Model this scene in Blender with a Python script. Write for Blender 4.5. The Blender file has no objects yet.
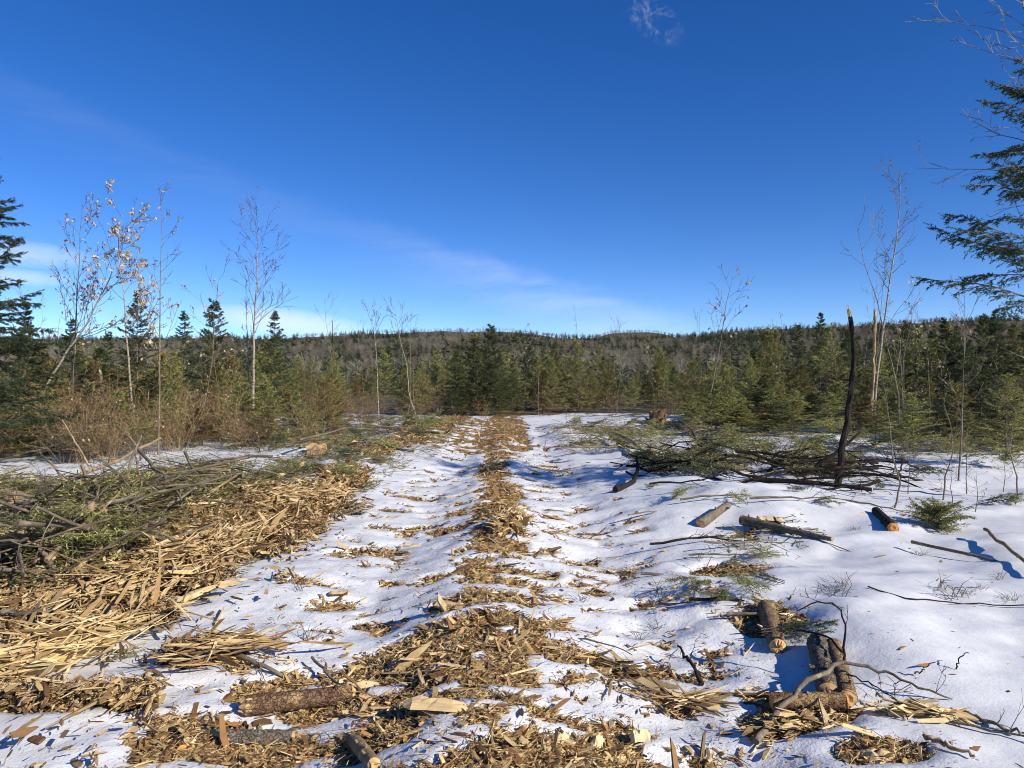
import bpy, math
import numpy as np
R = math.radians
PI = math.pi
S = bpy.context.scene
COL = S.collection

# ------------------------------------------------------------------ camera, sky, sun, exposure
CAMH, FPX = 1.6, 745.0
cam_d = bpy.data.cameras.new('camera')
cam = bpy.data.objects.new('camera', cam_d)
COL.objects.link(cam)
cam.location = (0, 0, CAMH)
cam.rotation_euler = (R(90), 0, 0)
cam_d.sensor_width = 36
cam_d.lens = FPX / 1024 * 36
cam_d.clip_start, cam_d.clip_end = 0.05, 9000
S.camera = cam

SUN_EL = R(29)
SUN_DIR = np.array([0.80, -0.60])            # horizontal direction towards the sun (right, a little behind)
SUN_AZ = math.atan2(SUN_DIR[0], SUN_DIR[1])  # clockwise from +Y

S.view_settings.view_transform = 'Standard'
S.view_settings.look = 'None'
S.view_settings.gamma = 1
S.view_settings.exposure = 0.6
S.cycles.filter_width = 1.0
S.cycles.max_bounces = 5
S.cycles.diffuse_bounces = 2
S.cycles.glossy_bounces = 1
S.cycles.transmission_bounces = 1
S.cycles.transparent_max_bounces = 4

W = bpy.data.worlds.new('World')
S.world = W
W.use_nodes = True


class NT:
    """small helper to write node trees"""
    def __init__(self, tree):
        self.t = tree

    def n(self, kind, ins=None, **props):
        nd = self.t.nodes.new(kind)
        for k, v in props.items():
            setattr(nd, k, v)
        for k, v in (ins or {}).items():
            self.set(nd.inputs[k], v)
        return nd

    def set(self, sock, v):
        if isinstance(v, bpy.types.NodeSocket):
            self.t.links.new(v, sock)
        else:
            sock.default_value = v

    def m(self, op, a, b=None, c=None, clamp=False):
        nd = self.t.nodes.new('ShaderNodeMath')
        nd.operation = op
        nd.use_clamp = clamp
        for i, v in enumerate((a, b, c)):
            if v is not None:
                self.set(nd.inputs[i], v)
        return nd.outputs[0]

    def mix(self, f, a, b, blend='MIX'):
        nd = self.t.nodes.new('ShaderNodeMix')
        nd.data_type = 'RGBA'
        nd.blend_type = blend
        self.set(nd.inputs[0], f)
        self.set(nd.inputs[6], a)
        self.set(nd.inputs[7], b)
        return nd.outputs[2]

    def ramp(self, f, a, b, lo=0.0, hi=1.0, smooth=True):
        nd = self.t.nodes.new('ShaderNodeMapRange')
        nd.interpolation_type = 'SMOOTHSTEP' if smooth else 'LINEAR'
        self.set(nd.inputs['Value'], f)
        nd.inputs['From Min'].default_value = a
        nd.inputs['From Max'].default_value = b
        nd.inputs['To Min'].default_value = lo
        nd.inputs['To Max'].default_value = hi
        return nd.outputs['Result']

    def noise(self, vec, scale, detail=3, rough=0.55, dist=0.0):
        nd = self.n('ShaderNodeTexNoise', {'Scale': scale, 'Detail': detail, 'Roughness': rough, 'Distortion': dist})
        if vec is not None:
            self.t.links.new(vec, nd.inputs['Vector'])
        return nd.outputs[0]

    def scale(self, vec, sx, sy, sz):
        nd = self.n('ShaderNodeMapping', {'Scale': (sx, sy, sz)})
        self.t.links.new(vec, nd.inputs['Vector'])
        return nd.outputs[0]


def rgba(c, a=1.0):
    return (c[0], c[1], c[2], a)


def build_world():
    t = W.node_tree
    t.nodes.clear()
    N = NT(t)
    sky = N.n('ShaderNodeTexSky', sky_type='NISHITA')
    sky.sun_disc = False
    sky.sun_elevation = SUN_EL
    sky.sun_rotation = SUN_AZ
    sky.altitude = 400
    sky.air_density = 0.61
    sky.dust_density = 0.0
    sky.ozone_density = 1.75
    hs = N.n('ShaderNodeHueSaturation', {'Hue': 0.513, 'Saturation': 1.34, 'Value': 1.27, 'Color': sky.outputs[0]})
    tc = N.n('ShaderNodeTexCoord')
    d = tc.outputs['Generated']
    sp = N.n('ShaderNodeSeparateXYZ', {0: d})
    x, y, z = sp.outputs
    deg = 180 / PI
    az = N.m('MULTIPLY', N.m('ARCTAN2', x, y), deg)
    el = N.m('MULTIPLY', N.m('ARCSINE', z), deg)
    front = N.ramp(y, 0.0, 0.3)
    # the long thin streak that falls from the left towards the ridge
    ae = N.n('ShaderNodeCombineXYZ', {0: az, 1: el, 2: 0.0}).outputs[0]
    rot = N.n('ShaderNodeMapping', {'Rotation': (0, 0, R(12)), 'Scale': (0.05, 0.33, 1)})
    t.links.new(ae, rot.inputs['Vector'])
    n1 = N.noise(rot.outputs[0], 1.0, 6, 0.6, 0.4)
    n2 = N.noise(ae, 0.35, 6, 0.6)
    tt = N.m('ADD', N.m('SUBTRACT', el, N.m('MULTIPLY_ADD', az, -0.30, 8.7)), N.m('MULTIPLY', N.m('SUBTRACT', n2, 0.5), 2.2))
    upper = N.ramp(tt, 0.9, -0.6)
    lower = N.ramp(tt, -5.0, -0.6)
    along = N.m('MULTIPLY', N.ramp(az, 15.5, 11.5), N.ramp(az, -14, 4, 0.16, 1.0))
    streak = N.m('MULTIPLY', N.m('MULTIPLY', upper, lower), N.m('MULTIPLY', along, N.ramp(n1, 0.32, 0.7)))
    streak = N.m('MULTIPLY', streak, 0.25)

    def blob(a0, e0, sa, se, thr, amp, sl=0.0):
        u = N.m('DIVIDE', N.m('SUBTRACT', az, a0), sa)
        w = N.m('DIVIDE', N.m('SUBTRACT', N.m('SUBTRACT', el, e0), N.m('MULTIPLY', N.m('SUBTRACT', az, a0), sl)), se)
        g = N.m('SUBTRACT', 1.0, N.m('ADD', N.m('MULTIPLY', u, u), N.m('MULTIPLY', w, w)), clamp=True)
        q = N.noise(ae, 0.9, 6, 0.62, 0.6)
        return N.m('MULTIPLY', N.m('MULTIPLY', g, N.ramp(q, thr, thr + 0.32)), amp)
    b = N.m('ADD', blob(10.6, 25.8, 2.6, 1.5, 0.44, 0.26, -0.5), blob(-33.0, 8.3, 4.0, 0.9, 0.2, 0.32, 0.0))
    b = N.m('ADD', b, blob(-17.0, 4.55, 6.5, 1.1, 0.15, 0.5, -0.09))
    b = N.m('ADD', b, blob(-34.0, 6.8, 4.0, 0.6, 0.2, 0.35, 0.0))
    mask = N.m('MULTIPLY', N.m('ADD', streak, b, clamp=True), front)
    colr = N.mix(mask, hs.outputs[0], (8.2, 8.4, 9.2, 1))
    bg = N.n('ShaderNodeBackground', {'Color': colr, 'Strength': 0.086})
    out = N.n('ShaderNodeOutputWorld')
    t.links.new(bg.outputs[0], out.inputs[0])


build_world()
sl = bpy.data.lights.new('sun', 'SUN')
sl.energy = 4.2
sl.angle = R(0.53)
sl.color = (1.0, 0.93, 0.82)
sun = bpy.data.objects.new('sun', sl)
COL.objects.link(sun)
sun.location = (40, -30, 40)
from mathutils import Vector
sd = Vector((SUN_DIR[0] * math.cos(SUN_EL), SUN_DIR[1] * math.cos(SUN_EL), math.sin(SUN_EL)))
sun.rotation_euler = sd.to_track_quat('Z', 'Y').to_euler()

rng = np.random.default_rng(11)


# ------------------------------------------------------------------ mesh building
class MB:
    def __init__(self):
        self.v, self.f, self.n = [], [], 0

    def add(self, verts, faces, mat=0):
        verts = np.asarray(verts, float).reshape(-1, 3)
        faces = np.asarray(faces, np.int64)
        self.v.append(verts)
        self.f.append((faces + self.n, mat))
        self.n += len(verts)

    def tube(self, pts, rad, n=6, mat=0, cap=True, rough=0.0, rg=None):
        pts = np.asarray(pts, float)
        rad = np.broadcast_to(np.asarray(rad, float), (len(pts),))
        tg = np.gradient(pts, axis=0)
        tg /= np.linalg.norm(tg, axis=1)[:, None] + 1e-9
        mean = tg.mean(0)
        ref = np.eye(3)[np.argmin(np.abs(mean))]
        u = np.cross(tg, ref)
        u /= np.linalg.norm(u, axis=1)[:, None] + 1e-9
        w = np.cross(tg, u)
        a = np.arange(n) * 2 * PI / n
        rr = np.ones((len(pts), n))
        if rough:
            rr = 1 + (rg or rng).normal(0, rough, (len(pts), n))
        ring = pts[:, None, :] + (rad[:, None] * rr)[:, :, None] * (np.cos(a)[None, :, None] * u[:, None, :] + np.sin(a)[None, :, None] * w[:, None, :])
        k = len(pts)
        i = np.arange(k - 1)[:, None] * n
        j = np.arange(n)[None, :]
        j2 = (j + 1) % n
        q = np.stack([i + j, i + j2, i + n + j2, i + n + j], -1).reshape(-1, 4)
        self.add(ring.reshape(-1, 3), q, mat)
        if cap:
            for idx, flip in ((0, True), (k - 1, False)):
                self.fan(ring[idx], pts[idx], flip, mat)

    def fan(self, ring, c, flip=False, mat=0):
        n = len(ring)
        j = np.arange(n)
        f = np.stack([j, (j + 1) % n, np.full(n, n)], 1)
        if flip:
            f = f[:, ::-1]
        self.add(np.vstack([ring, c]), f, mat)

    def prisms(self, P0, P1, r0, r1, mat=0, n=3):
        """many straight tapered twigs at once"""
        P0, P1 = np.asarray(P0, float), np.asarray(P1, float)
        r0, r1 = np.asarray(r0, float), np.asarray(r1, float)
        N = len(P0)
        if not N:
            return
        d = P1 - P0
        d /= np.linalg.norm(d, axis=1)[:, None] + 1e-9
        ref = np.where(np.abs(d[:, 2:3]) < 0.8, np.array([[0, 0, 1.0]]), np.array([[1.0, 0, 0]]))
        u = np.cross(d, ref)
        u /= np.linalg.norm(u, axis=1)[:, None] + 1e-9
        w = np.cross(d, u)
        a = np.arange(n) * 2 * PI / n
        off = np.cos(a)[None, :, None] * u[:, None] + np.sin(a)[None, :, None] * w[:, None]
        V = np.concatenate([P0[:, None] + off * r0[:, None, None], P1[:, None] + off * r1[:, None, None]], 1)
        j = np.arange(n)
        q = np.stack([j, (j + 1) % n, (j + 1) % n + n, j + n], 1)
        F = (np.arange(N)[:, None, None] * 2 * n + q[None]).reshape(-1, 4)
        self.add(V.reshape(-1, 3), F, mat)

    def mesh(self, name, mats, origin=(0, 0, 0), smooth=False):
        me = bpy.data.meshes.new(name)
        if not self.v:
            self.v = [np.zeros((3, 3))]
            self.f = [(np.array([[0, 1, 2]]), 0)]
        V = np.vstack(self.v) - np.asarray(origin, float)
        me.vertices.add(len(V))
        me.vertices.foreach_set('co', V.astype(np.float32).ravel())
        nl = sum(f.size for f, _ in self.f)
        nf = sum(len(f) for f, _ in self.f)
        me.loops.add(nl)
        me.loops.foreach_set('vertex_index', np.concatenate([f.ravel() for f, _ in self.f]).astype(np.int32))
        tot = np.concatenate([np.full(len(f), f.shape[1]) for f, _ in self.f])
        me.polygons.add(nf)
        st = np.concatenate([[0], np.cumsum(tot)[:-1]])
        me.polygons.foreach_set('loop_start', st.astype(np.int32))
        me.polygons.foreach_set('material_index', np.concatenate([np.full(len(f), m) for f, m in self.f]).astype(np.int32))
        if smooth:
            me.polygons.foreach_set('use_smooth', np.ones(nf, bool))
        else:
            me.polygons.foreach_set('use_smooth', np.zeros(nf, bool))
        for m in (mats if isinstance(mats, (list, tuple)) else [mats]):
            me.materials.append(m)
        me.update(calc_edges=True)
        me.validate()
        return me

    def build(self, name, mats, parent=None, origin=(0, 0, 0), smooth=False):
        o = bpy.data.objects.new(name, self.mesh(name, mats, origin, smooth))
        COL.objects.link(o)
        if parent is not None:
            o.parent = parent
        else:
            o.location = origin
        return o


def tag(o, label, cat, group=None, kind=None):
    if label:
        o['label'] = label
    if cat:
        o['category'] = cat
    if group:
        o['group'] = group
    if kind:
        o['kind'] = kind
    return o


def empty(name, label, cat, loc=(0, 0, 0), group=None):
    o = bpy.data.objects.new(name, None)
    COL.objects.link(o)
    o.location = loc
    o.empty_display_size = 0.2
    return tag(o, label, cat, group)


def copy_tree(o, label=None, group=None, parent=None):
    c = o.copy()
    COL.objects.link(c)
    if parent is not None:
        c.parent = parent
    if label:
        c['label'] = label
    if group:
        c['group'] = group
    for ch in list(o.children):
        copy_tree(ch, None, None, c)
    return c


class Stock:
    """prototypes: the first use places the prototype itself, later uses place copies"""
    def __init__(self, root):
        self.root, self.used = root, False

    def put(self, loc, rz=0.0, s=1.0, label=None, group=None, rot=None, sz=None):
        o = self.root if not self.used else copy_tree(self.root)
        self.used = True
        o.location = loc
        o.rotation_euler = rot if rot is not None else (0, 0, rz)
        o.scale = (s, s, sz if sz else s)
        if label:
            o['label'] = label
        if group:
            o['group'] = group
        return o


# ------------------------------------------------------------------ noise and terrain
def vnoise(x, y, seed=0):
    x = np.asarray(x, float)
    y = np.asarray(y, float)
    xi, yi = np.floor(x), np.floor(y)
    fx, fy = x - xi, y - yi
    fx, fy = fx * fx * (3 - 2 * fx), fy * fy * (3 - 2 * fy)

    def h(a, b):
        v = np.sin(a * 127.1 + b * 311.7 + seed * 74.7) * 43758.5453
        return v - np.floor(v)
    return (h(xi, yi) * (1 - fx) + h(xi + 1, yi) * fx) * (1 - fy) + (h(xi, yi + 1) * (1 - fx) + h(xi + 1, yi + 1) * fx) * fy


def fbm(x, y, seed=0, octs=4):
    s, a, t = 0.0, 0.5, 0.0
    for k in range(octs):
        s = s + a * vnoise(x * 2 ** k, y * 2 ** k, seed + k * 13)
        t += a
        a *= 0.5
    return s / t


def sst(a, b, x):
    t = np.clip((x - a) / (b - a), 0, 1)
    return t * t * (3 - 2 * t)


def gauss(x, y, x0, y0, sx, sy):
    return np.exp(-((x - x0) / sx) ** 2 - ((y - y0) / sy) ** 2)


RIDGE_U = np.array([-2.0, -0.7, -0.31, -0.12, 0.0, 0.08, 0.2, 0.25, 0.33, 0.45, 0.6, 0.7, 2.0])
RIDGE_P = np.array([340, 339, 338, 331, 332, 337, 337, 334, 330, 326, 320, 317, 315.0])

# small clusters of slash and chips, (x, y, rx, ry, weight), metres
CLUST = []


def px2flat(px, py):
    y = CAMH * FPX / (py - 384.0)
    return (px - 512) / FPX * y, y


for px, py, rx, ry, w in ((735, 582, 0.45, 0.25, 0.8), (705, 600, 0.30, 0.18, 0.5), (765, 632, 0.30, 0.30, 0.9), (740, 625, 0.30, 0.2, 0.7),
                          (795, 722, 0.28, 0.20, 1.0), (760, 700, 0.22, 0.15, 0.6), (870, 762, 0.25, 0.12, 1.0), (745, 548, 0.7, 0.3, 0.6),
                          (610, 735, 0.30, 0.10, 0.75), (580, 690, 0.45, 0.10, 0.75), (670, 706, 0.35, 0.08, 0.8), (590, 610, 0.18, 0.3, 0.6),
                          (605, 655, 0.25, 0.2, 0.65), (560, 680, 0.2, 0.1, 0.7), (670, 742, 0.25, 0.07, 0.6), (705, 752, 0.12, 0.1, 0.7),
                          (595, 750, 0.3, 0.08, 0.7), (610, 505, 0.5, 0.6, 0.5), (640, 530, 0.4, 0.6, 0.45), (755, 340 + 300, .15, .3, .6),
                          (240, 665, 0.5, 0.18, 0.75), (190, 660, 0.3, 0.12, 0.6), (60, 712, 0.4, 0.10, 0.75), (150, 706, 0.2, 0.08, 0.5),
                          (270, 612, 0.35, 0.25, 0.5), (300, 560, 0.3, 0.5, 0.4), (370, 575, 0.2, 0.2, 0.45), (425, 548, 0.25, 0.4, 0.4),
                          (430, 505, 0.25, 0.5, 0.4), (80, 742, .3, .05, .5), (330, 590, .2, .2, .4)):
    cx, cy = px2flat(px, py)
    CLUST.append((cx, cy, rx, ry, w))


def chip_density(x, y):
    """how much wood litter lies on the ground, 0 to 1"""
    wob = (fbm(y * 0.35, y * 0 + 3.1, 5) - 0.5)
    # the long bank of splinters and slash along the left of the track
    edge = -2.0 + wob * 1.2 - 0.55 * sst(5.2, 3.4, y) - 0.1 * sst(8, 14, y) + 0.4 * sst(14, 20, y)
    d = sst(edge + 0.45, edge - 0.55, x) * sst(-8.3, -6.6, x + 0.3 * wob) * sst(2.4, 3.6, y)
    d = d * (1 - 0.97 * sst(8.6, 9.6, y + 1.5 * wob) * sst(-3.6, -4.4, x) * sst(18.5, 17.0, y))
    d = d * (1 - 0.35 * sst(-2.9, -3.6, x) * sst(5.6, 6.4, y))
    d = d * (1 - 0.75 * sst(9.0, 10.2, y + wob) * sst(-2.5, -3.1, x) * sst(16, 14.5, y))
    d = d * (1 - sst(25, 30, y) * sst(-3, -5, x))
    d = d * (1 - 0.35 * sst(5.6, 4.6, y) * sst(-3.0, -2.2, x)) * (0.66 + 0.42 * fbm(x * 0.7, y * 0.7, 72, 2) - 0.03 * sst(8, 10, y))
    # the strip of chips down the middle
    c = -0.18 - 0.35 * sst(5.2, 3.2, y) + 0.5 * wob * sst(4, 8, y)
    wl = 0.32 + 0.5 * sst(5.6, 3.2, y) + 0.45 * sst(14, 20, y)
    m = sst(wl + 0.35, wl - 0.25, np.abs(x - c)) * (0.36 + 0.42 * fbm(x * 0.9, y * 0.9, 71, 2) + 0.24 * sst(5, 7.5, y))
    d = np.maximum(d, m)
    # the far end of the track is all chips
    far = sst(15, 19, y) * sst(-3.1, -2.0, x) * sst(1.1, 0.3, x) * 0.66 * sst(36, 31, y)
    d = np.maximum(d, far)
    # lanes driven by the wheels
    lane = 0.45 * sst(-2.0, -1.6, x) * sst(1.7, 1.0, x) * sst(34, 26, y)
    d = np.maximum(d, lane)
    d = np.maximum(d, 0.16 * sst(34, 26, y) * sst(3.2, 1.6, x) * sst(-2, 0, x))
    for cx, cy, rx, ry, w in CLUST:
        d = np.maximum(d, w * np.exp(-(((x - cx) / rx) ** 2 + ((y - cy) / ry) ** 2) ** 1.5))
    return d


def chip_mask(x, y):
    d = chip_density(x, y)
    bars = fbm(x * 1.6 + 3, y * 5.0, 21, 3)
    fine = fbm(x * 6.0, y * 8.5, 31, 4)
    n = 0.5 * bars + 0.5 * fine
    return sst(0.46, 0.60, d * 0.92 + (n - 0.5) * 1.5 * np.minimum(1, d * 4)), d


def height(x, y, mask=None):
    x = np.asarray(x, float)
    y = np.asarray(y, float)
    r = np.hypot(x, y)
    near = sst(60, 30, r)
    h = (fbm(x * 0.33, y * 0.33, 1, 3) - 0.5) * 0.22 * near
    h = h + (fbm(x * 1.2, y * 1.2, 2, 3) - 0.5) * 0.09 * near
    h = h + (fbm(x * 4, y * 4, 3, 3) - 0.5) * 0.045 * sst(25, 12, r) + (fbm(x * 11, y * 11, 4, 2) - 0.5) * 0.022 * sst(14, 7, r) * sst(2.6, 1.2, x)
    # flatten the lanes a bit, sink the ruts
    h = h - 0.07 * np.exp(-((x + 1.05) / 0.42) ** 2) * sst(34, 25, y) - 0.08 * np.exp(-((x - 0.85) / 0.40) ** 2) * sst(34, 25, y)
    # tread bars pressed across the lanes
    tread = np.sin(y * 2 * PI / 0.42 + 3 * fbm(x * 0.8, y * 0.5, 9, 2)) * 0.016
    h = h + tread * (np.exp(-((x - 0.85) / 0.5) ** 2) + 0.6 * np.exp(-((x + 1.05) / 0.5) ** 2)) * sst(22, 12, y)
    # drifts to the right of the track
    h = h + 0.20 * gauss(x, y, 2.6, 8.9, 1.0, 1.3) + 0.08 * gauss(x, y, 4.6, 8.2, 1.8, 1.0) + 0.12 * gauss(x, y, 3.6, 5.0, 1.2, 1.0)
    h = h + 0.14 * gauss(x, y, 6.0, 6.3, 2.0, 1.2) + 0.10 * gauss(x, y, 2.1, 4.6, 0.5, 0.8)
    h = h + 0.25 * gauss(x, y, 1.4, 21, 0.7, 1.5) + 0.3 * gauss(x, y, 4.5, 27, 3.0, 2.5) + 0.2 * gauss(x, y, 8.5, 19, 3.0, 2.0)
    h = h + (fbm(x * 1.9 + 7, y * 1.9, 14, 2) - 0.5) * 0.10 * sst(1.0, 2.2, x) * sst(24, 12, y)
    for i in range(16):      # an old line of footprints, half drifted over
        h = h - 0.035 * gauss(x, y, 3.15 - 0.05 * i + (0.09 if i % 2 else -0.09), 3.7 + 0.31 * i, 0.08, 0.12)
    for i in range(9):
        h = h - 0.03 * gauss(x, y, 0.75 + (0.11 if i % 2 else -0.11), 3.1 + 0.62 * i, 0.07, 0.13)
    h = h + 0.06 * sst(1.5, 2.6, x) * sst(30, 12, y)
    # bank of shredded wood to the left
    h = h + 0.27 * np.exp(-((x + 3.35) / 0.75) ** 2) * sst(4.2, 6.0, y) * sst(10.0, 7.6, y) * 0.9 * (0.7 + 0.6 * fbm(x, y * 0.9, 8, 2))
    h = h + 0.12 * sst(-2.2, -3.2, x) * sst(-8.8, -7.0, x) * sst(4.0, 6.0, y) * sst(9.6, 8.2, y)
    h = h + 0.2 * np.exp(-((x + 2.9) / 0.7) ** 2) * sst(8, 9.5, y) * sst(15, 13, y)
    h = h + 0.18 * np.exp(-((x + 2.6) / 0.8) ** 2) * sst(13, 16, y) * sst(30, 24, y)
    h = h + 0.24 * np.exp(-((x + 4.4) / 1.1) ** 2 - ((y - 14.6) / 1.0) ** 2)
    # ridge between the wheels and its little heap
    h = h + 0.08 * np.exp(-((x + 0.2) / 0.4) ** 2) * sst(34, 25, y) + 0.17 * gauss(x, y, -0.05, 8.3, 0.28, 0.55)
    if mask is None:
        mask = chip_mask(x, y)[0]
    h = h + 0.055 * (1 - mask) * sst(40, 20, r)
    # the hills far behind
    yy = np.maximum(y, 1.0)
    u = np.clip(x / yy, -1.5, 1.5)
    zr = 1300 * (384 - np.interp(u, RIDGE_U, RIDGE_P)) / FPX
    rise = np.clip((y - 220) / 1080, 0, 1) ** 1.25 * (1 - 0.5 * sst(1350, 2100, y))
    h = h + rise * zr * np.where(y > 0, 1, 0) + (fbm(x * 0.012, y * 0.012, 41, 3) - 0.5) * 9 * sst(150, 500, y)
    h = h + 168 * np.exp(-np.abs((x - 495) / 250) ** 4 - ((y - 3000) / 330) ** 2)
    return h


def H1(x, y):
    return float(height(np.array([x]), np.array([y]))[0])


def at(px, py):
    """the point of the ground seen at a pixel"""
    y = CAMH * FPX / (py - 384.0)
    for _ in range(12):
        z = H1((px - 512) / FPX * y, y)
        y = 0.5 * y + 0.5 * (CAMH - z) * FPX / (py - 384.0)
    x = (px - 512) / FPX * y
    return np.array([x, y, H1(x, y)])


def onY(px, Y, dz=0.0):
    x = (px - 512) / FPX * Y
    return np.array([x, Y, H1(x, Y) + dz])


def P(px, py, Y):
    return np.array([(px - 512) / FPX * Y, Y, CAMH + (384 - py) / FPX * Y])


# ------------------------------------------------------------------ materials
def new_mat(name):
    m = bpy.data.materials.new(name)
    m.use_nodes = True
    m.node_tree.nodes.clear()
    return m, NT(m.node_tree)


def finish(m, N, col, rough=0.8, bump=None, strength=0.3, dist=0.02, spec=0.3, transl=0.0):
    ins = {'Base Color': col, 'Roughness': rough, 'Specular IOR Level': spec}
    b = N.n('ShaderNodeBsdfPrincipled', ins)
    if bump is not None:
        bp = N.n('ShaderNodeBump', {'Height': bump, 'Strength': strength, 'Distance': dist})
        m.node_tree.links.new(bp.outputs[0], b.inputs['Normal'])
    out = N.n('ShaderNodeOutputMaterial')
    if transl:
        tr = N.n('ShaderNodeBsdfTranslucent', {'Color': col})
        mx = N.n('ShaderNodeMixShader', {0: transl, 1: b.outputs[0], 2: tr.outputs[0]})
        m.node_tree.links.new(mx.outputs[0], out.inputs[0])
    else:
        m.node_tree.links.new(b.outputs[0], out.inputs[0])
    return m


def island_colors(N, cols, shift=0.03):
    """one colour per loose piece, nudged per object"""
    g = N.n('ShaderNodeNewGeometry')
    cr = N.n('ShaderNodeValToRGB')
    e = cr.color_ramp.elements
    e[0].position, e[0].color = 0, rgba(cols[0])
    e[1].position, e[1].color = 1, rgba(cols[-1])
    for i, c in enumerate(cols[1:-1], 1):
        q = e.new(i / (len(cols) - 1))
        q.color = rgba(c)
    N.set(cr.inputs[0], g.outputs['Random Per Island'])
    oi = N.n('ShaderNodeObjectInfo')
    val = N.m('MULTIPLY_ADD', oi.outputs['Random'], 0.5 if shift > 0.01 else 0.2, 0.75 if shift > 0.01 else 0.95)
    hs = N.n('ShaderNodeHueSaturation', {'Value': val, 'Color': cr.outputs[0],
                                         'Hue': N.m('MULTIPLY_ADD', oi.outputs['Random'], shift, 0.5 - shift * 0.5)})
    return hs.outputs[0]


def foliage_mat(name, cols, transl=0.32):
    m, N = new_mat(name)
    return finish(m, N, island_colors(N, cols), 0.6, spec=0.25, transl=transl)


def bark_mat(name, c1, c2, sc=(1, 1, 0.25), f=30, bump=0.5):
    m, N = new_mat(name)
    tc = N.n('ShaderNodeTexCoord').outputs['Object']
    v = N.scale(tc, *sc)
    n = N.noise(v, f, 4, 0.65)
    n2 = N.noise(tc, f * 0.2, 2)
    oi = N.n('ShaderNodeObjectInfo').outputs['Random']
    c = N.mix(N.ramp(n, 0.3, 0.72), rgba(c1), rgba(c2))
    c = N.mix(N.ramp(n2, 0.35, 0.65, 0, 0.7), c, rgba([0.5 * k for k in c1]))
    n3 = N.noise(tc, f * 0.33, 3)
    c = N.mix(N.ramp(n3, 0.58, 0.70, 0, 0.6), c, rgba([min(.5, 1.35 * k) for k in c2]))
    c = N.mix(N.m('MULTIPLY', oi, 0.35), c, rgba([0.6 * k for k in c2]))
    return finish(m, N, c, 0.9, n, bump, 0.012, 0.15)


def birch_mat():
    m, N = new_mat('birch_bark')
    tc = N.n('ShaderNodeTexCoord').outputs['Object']
    n = N.noise(N.scale(tc, 3, 3, 22), 1.6, 3, 0.6)
    n2 = N.noise(tc, 2.2, 3)
    c = N.mix(N.ramp(n, 0.50, 0.62), (0.34, 0.29, 0.22, 1), (0.05, 0.04, 0.035, 1))
    c = N.mix(N.ramp(n2, 0.5, 0.7, 0, 0.75), c, (0.25, 0.17, 0.11, 1))
    return finish(m, N, c, 0.75, n, 0.2, 0.01)


def wood_mat(name, cols, axis=(0.8, 9, 9), patches=False):
    m, N = new_mat(name)
    tc = N.n('ShaderNodeTexCoord').outputs['Object']
    n = N.noise(N.scale(tc, *axis), 6, 4, 0.7)
    n2 = N.noise(tc, 9, 3)
    base = island_colors(N, cols, 0.008)
    c = N.mix(N.ramp(n, 0.35, 0.75, 0, 0.55), base, N.mix(0.6, base, (0.10, 0.055, 0.025, 1)))
    c = N.mix(N.ramp(n2, 0.6, 0.8, 0, 0.5), c, (0.16, 0.09, 0.045, 1))
    if patches:        # spots where bark and wet litter prevail
        c = N.mix(N.ramp(N.noise(tc, 2.6, 4, 0.6), 0.50, 0.68, 0, 0.45), c, (0.15, 0.085, 0.035, 1))
    return finish(m, N, c, 0.8, n, 0.6, 0.006, 0.2)


M = {}
M['fir'] = foliage_mat('fir_needles', [(0.075, 0.092, 0.030), (0.16, 0.175, 0.052), (0.26, 0.258, 0.080), (0.40, 0.37, 0.125), (0.58, 0.52, 0.21)])  # lightest tones paint sunlit highlights into some of the needles
M['spruce'] = foliage_mat('spruce_needles', [(0.042, 0.060, 0.026), (0.085, 0.108, 0.040), (0.15, 0.165, 0.058)])
M['hemlock'] = foliage_mat('hemlock_needles', [(0.020, 0.036, 0.019), (0.038, 0.060, 0.026), (0.065, 0.088, 0.036), (0.11, 0.12, 0.048)])
M['yellow'] = foliage_mat('yellowing_needles', [(0.20, 0.145, 0.05), (0.30, 0.215, 0.075), (0.38, 0.27, 0.10), (0.20, 0.18, 0.06)])
M['tan_leaf'] = foliage_mat('dry_leaf', [(0.44, 0.31, 0.18), (0.56, 0.43, 0.28), (0.66, 0.53, 0.37)], 0.35)
M['bush'] = foliage_mat('dry_twigs', [(0.10, 0.065, 0.035), (0.17, 0.11, 0.055), (0.26, 0.17, 0.08)], 0.0)
M['twig'] = foliage_mat('grey_twigs', [(0.07, 0.055, 0.04), (0.12, 0.095, 0.07), (0.18, 0.14, 0.10)], 0.0)
M['slash'] = foliage_mat('slash_twigs', [(0.05, 0.035, 0.02), (0.10, 0.075, 0.03), (0.20, 0.14, 0.07), (0.055, 0.065, 0.02), (0.28, 0.20, 0.10), (0.04, 0.05, 0.02)], 0.0)
M['bark_grey'] = bark_mat('grey_bark', (0.12, 0.095, 0.07), (0.27, 0.22, 0.16))
M['bark_pale'] = bark_mat('pale_bark', (0.16, 0.125, 0.085), (0.30, 0.24, 0.165))
M['bark_dark'] = bark_mat('dark_bark', (0.016, 0.012, 0.010), (0.045, 0.034, 0.026))
M['bark_rough'] = bark_mat('rough_bark', (0.09, 0.075, 0.055), (0.30, 0.25, 0.18), (1, 1, 1), 26, 1.0)
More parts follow.
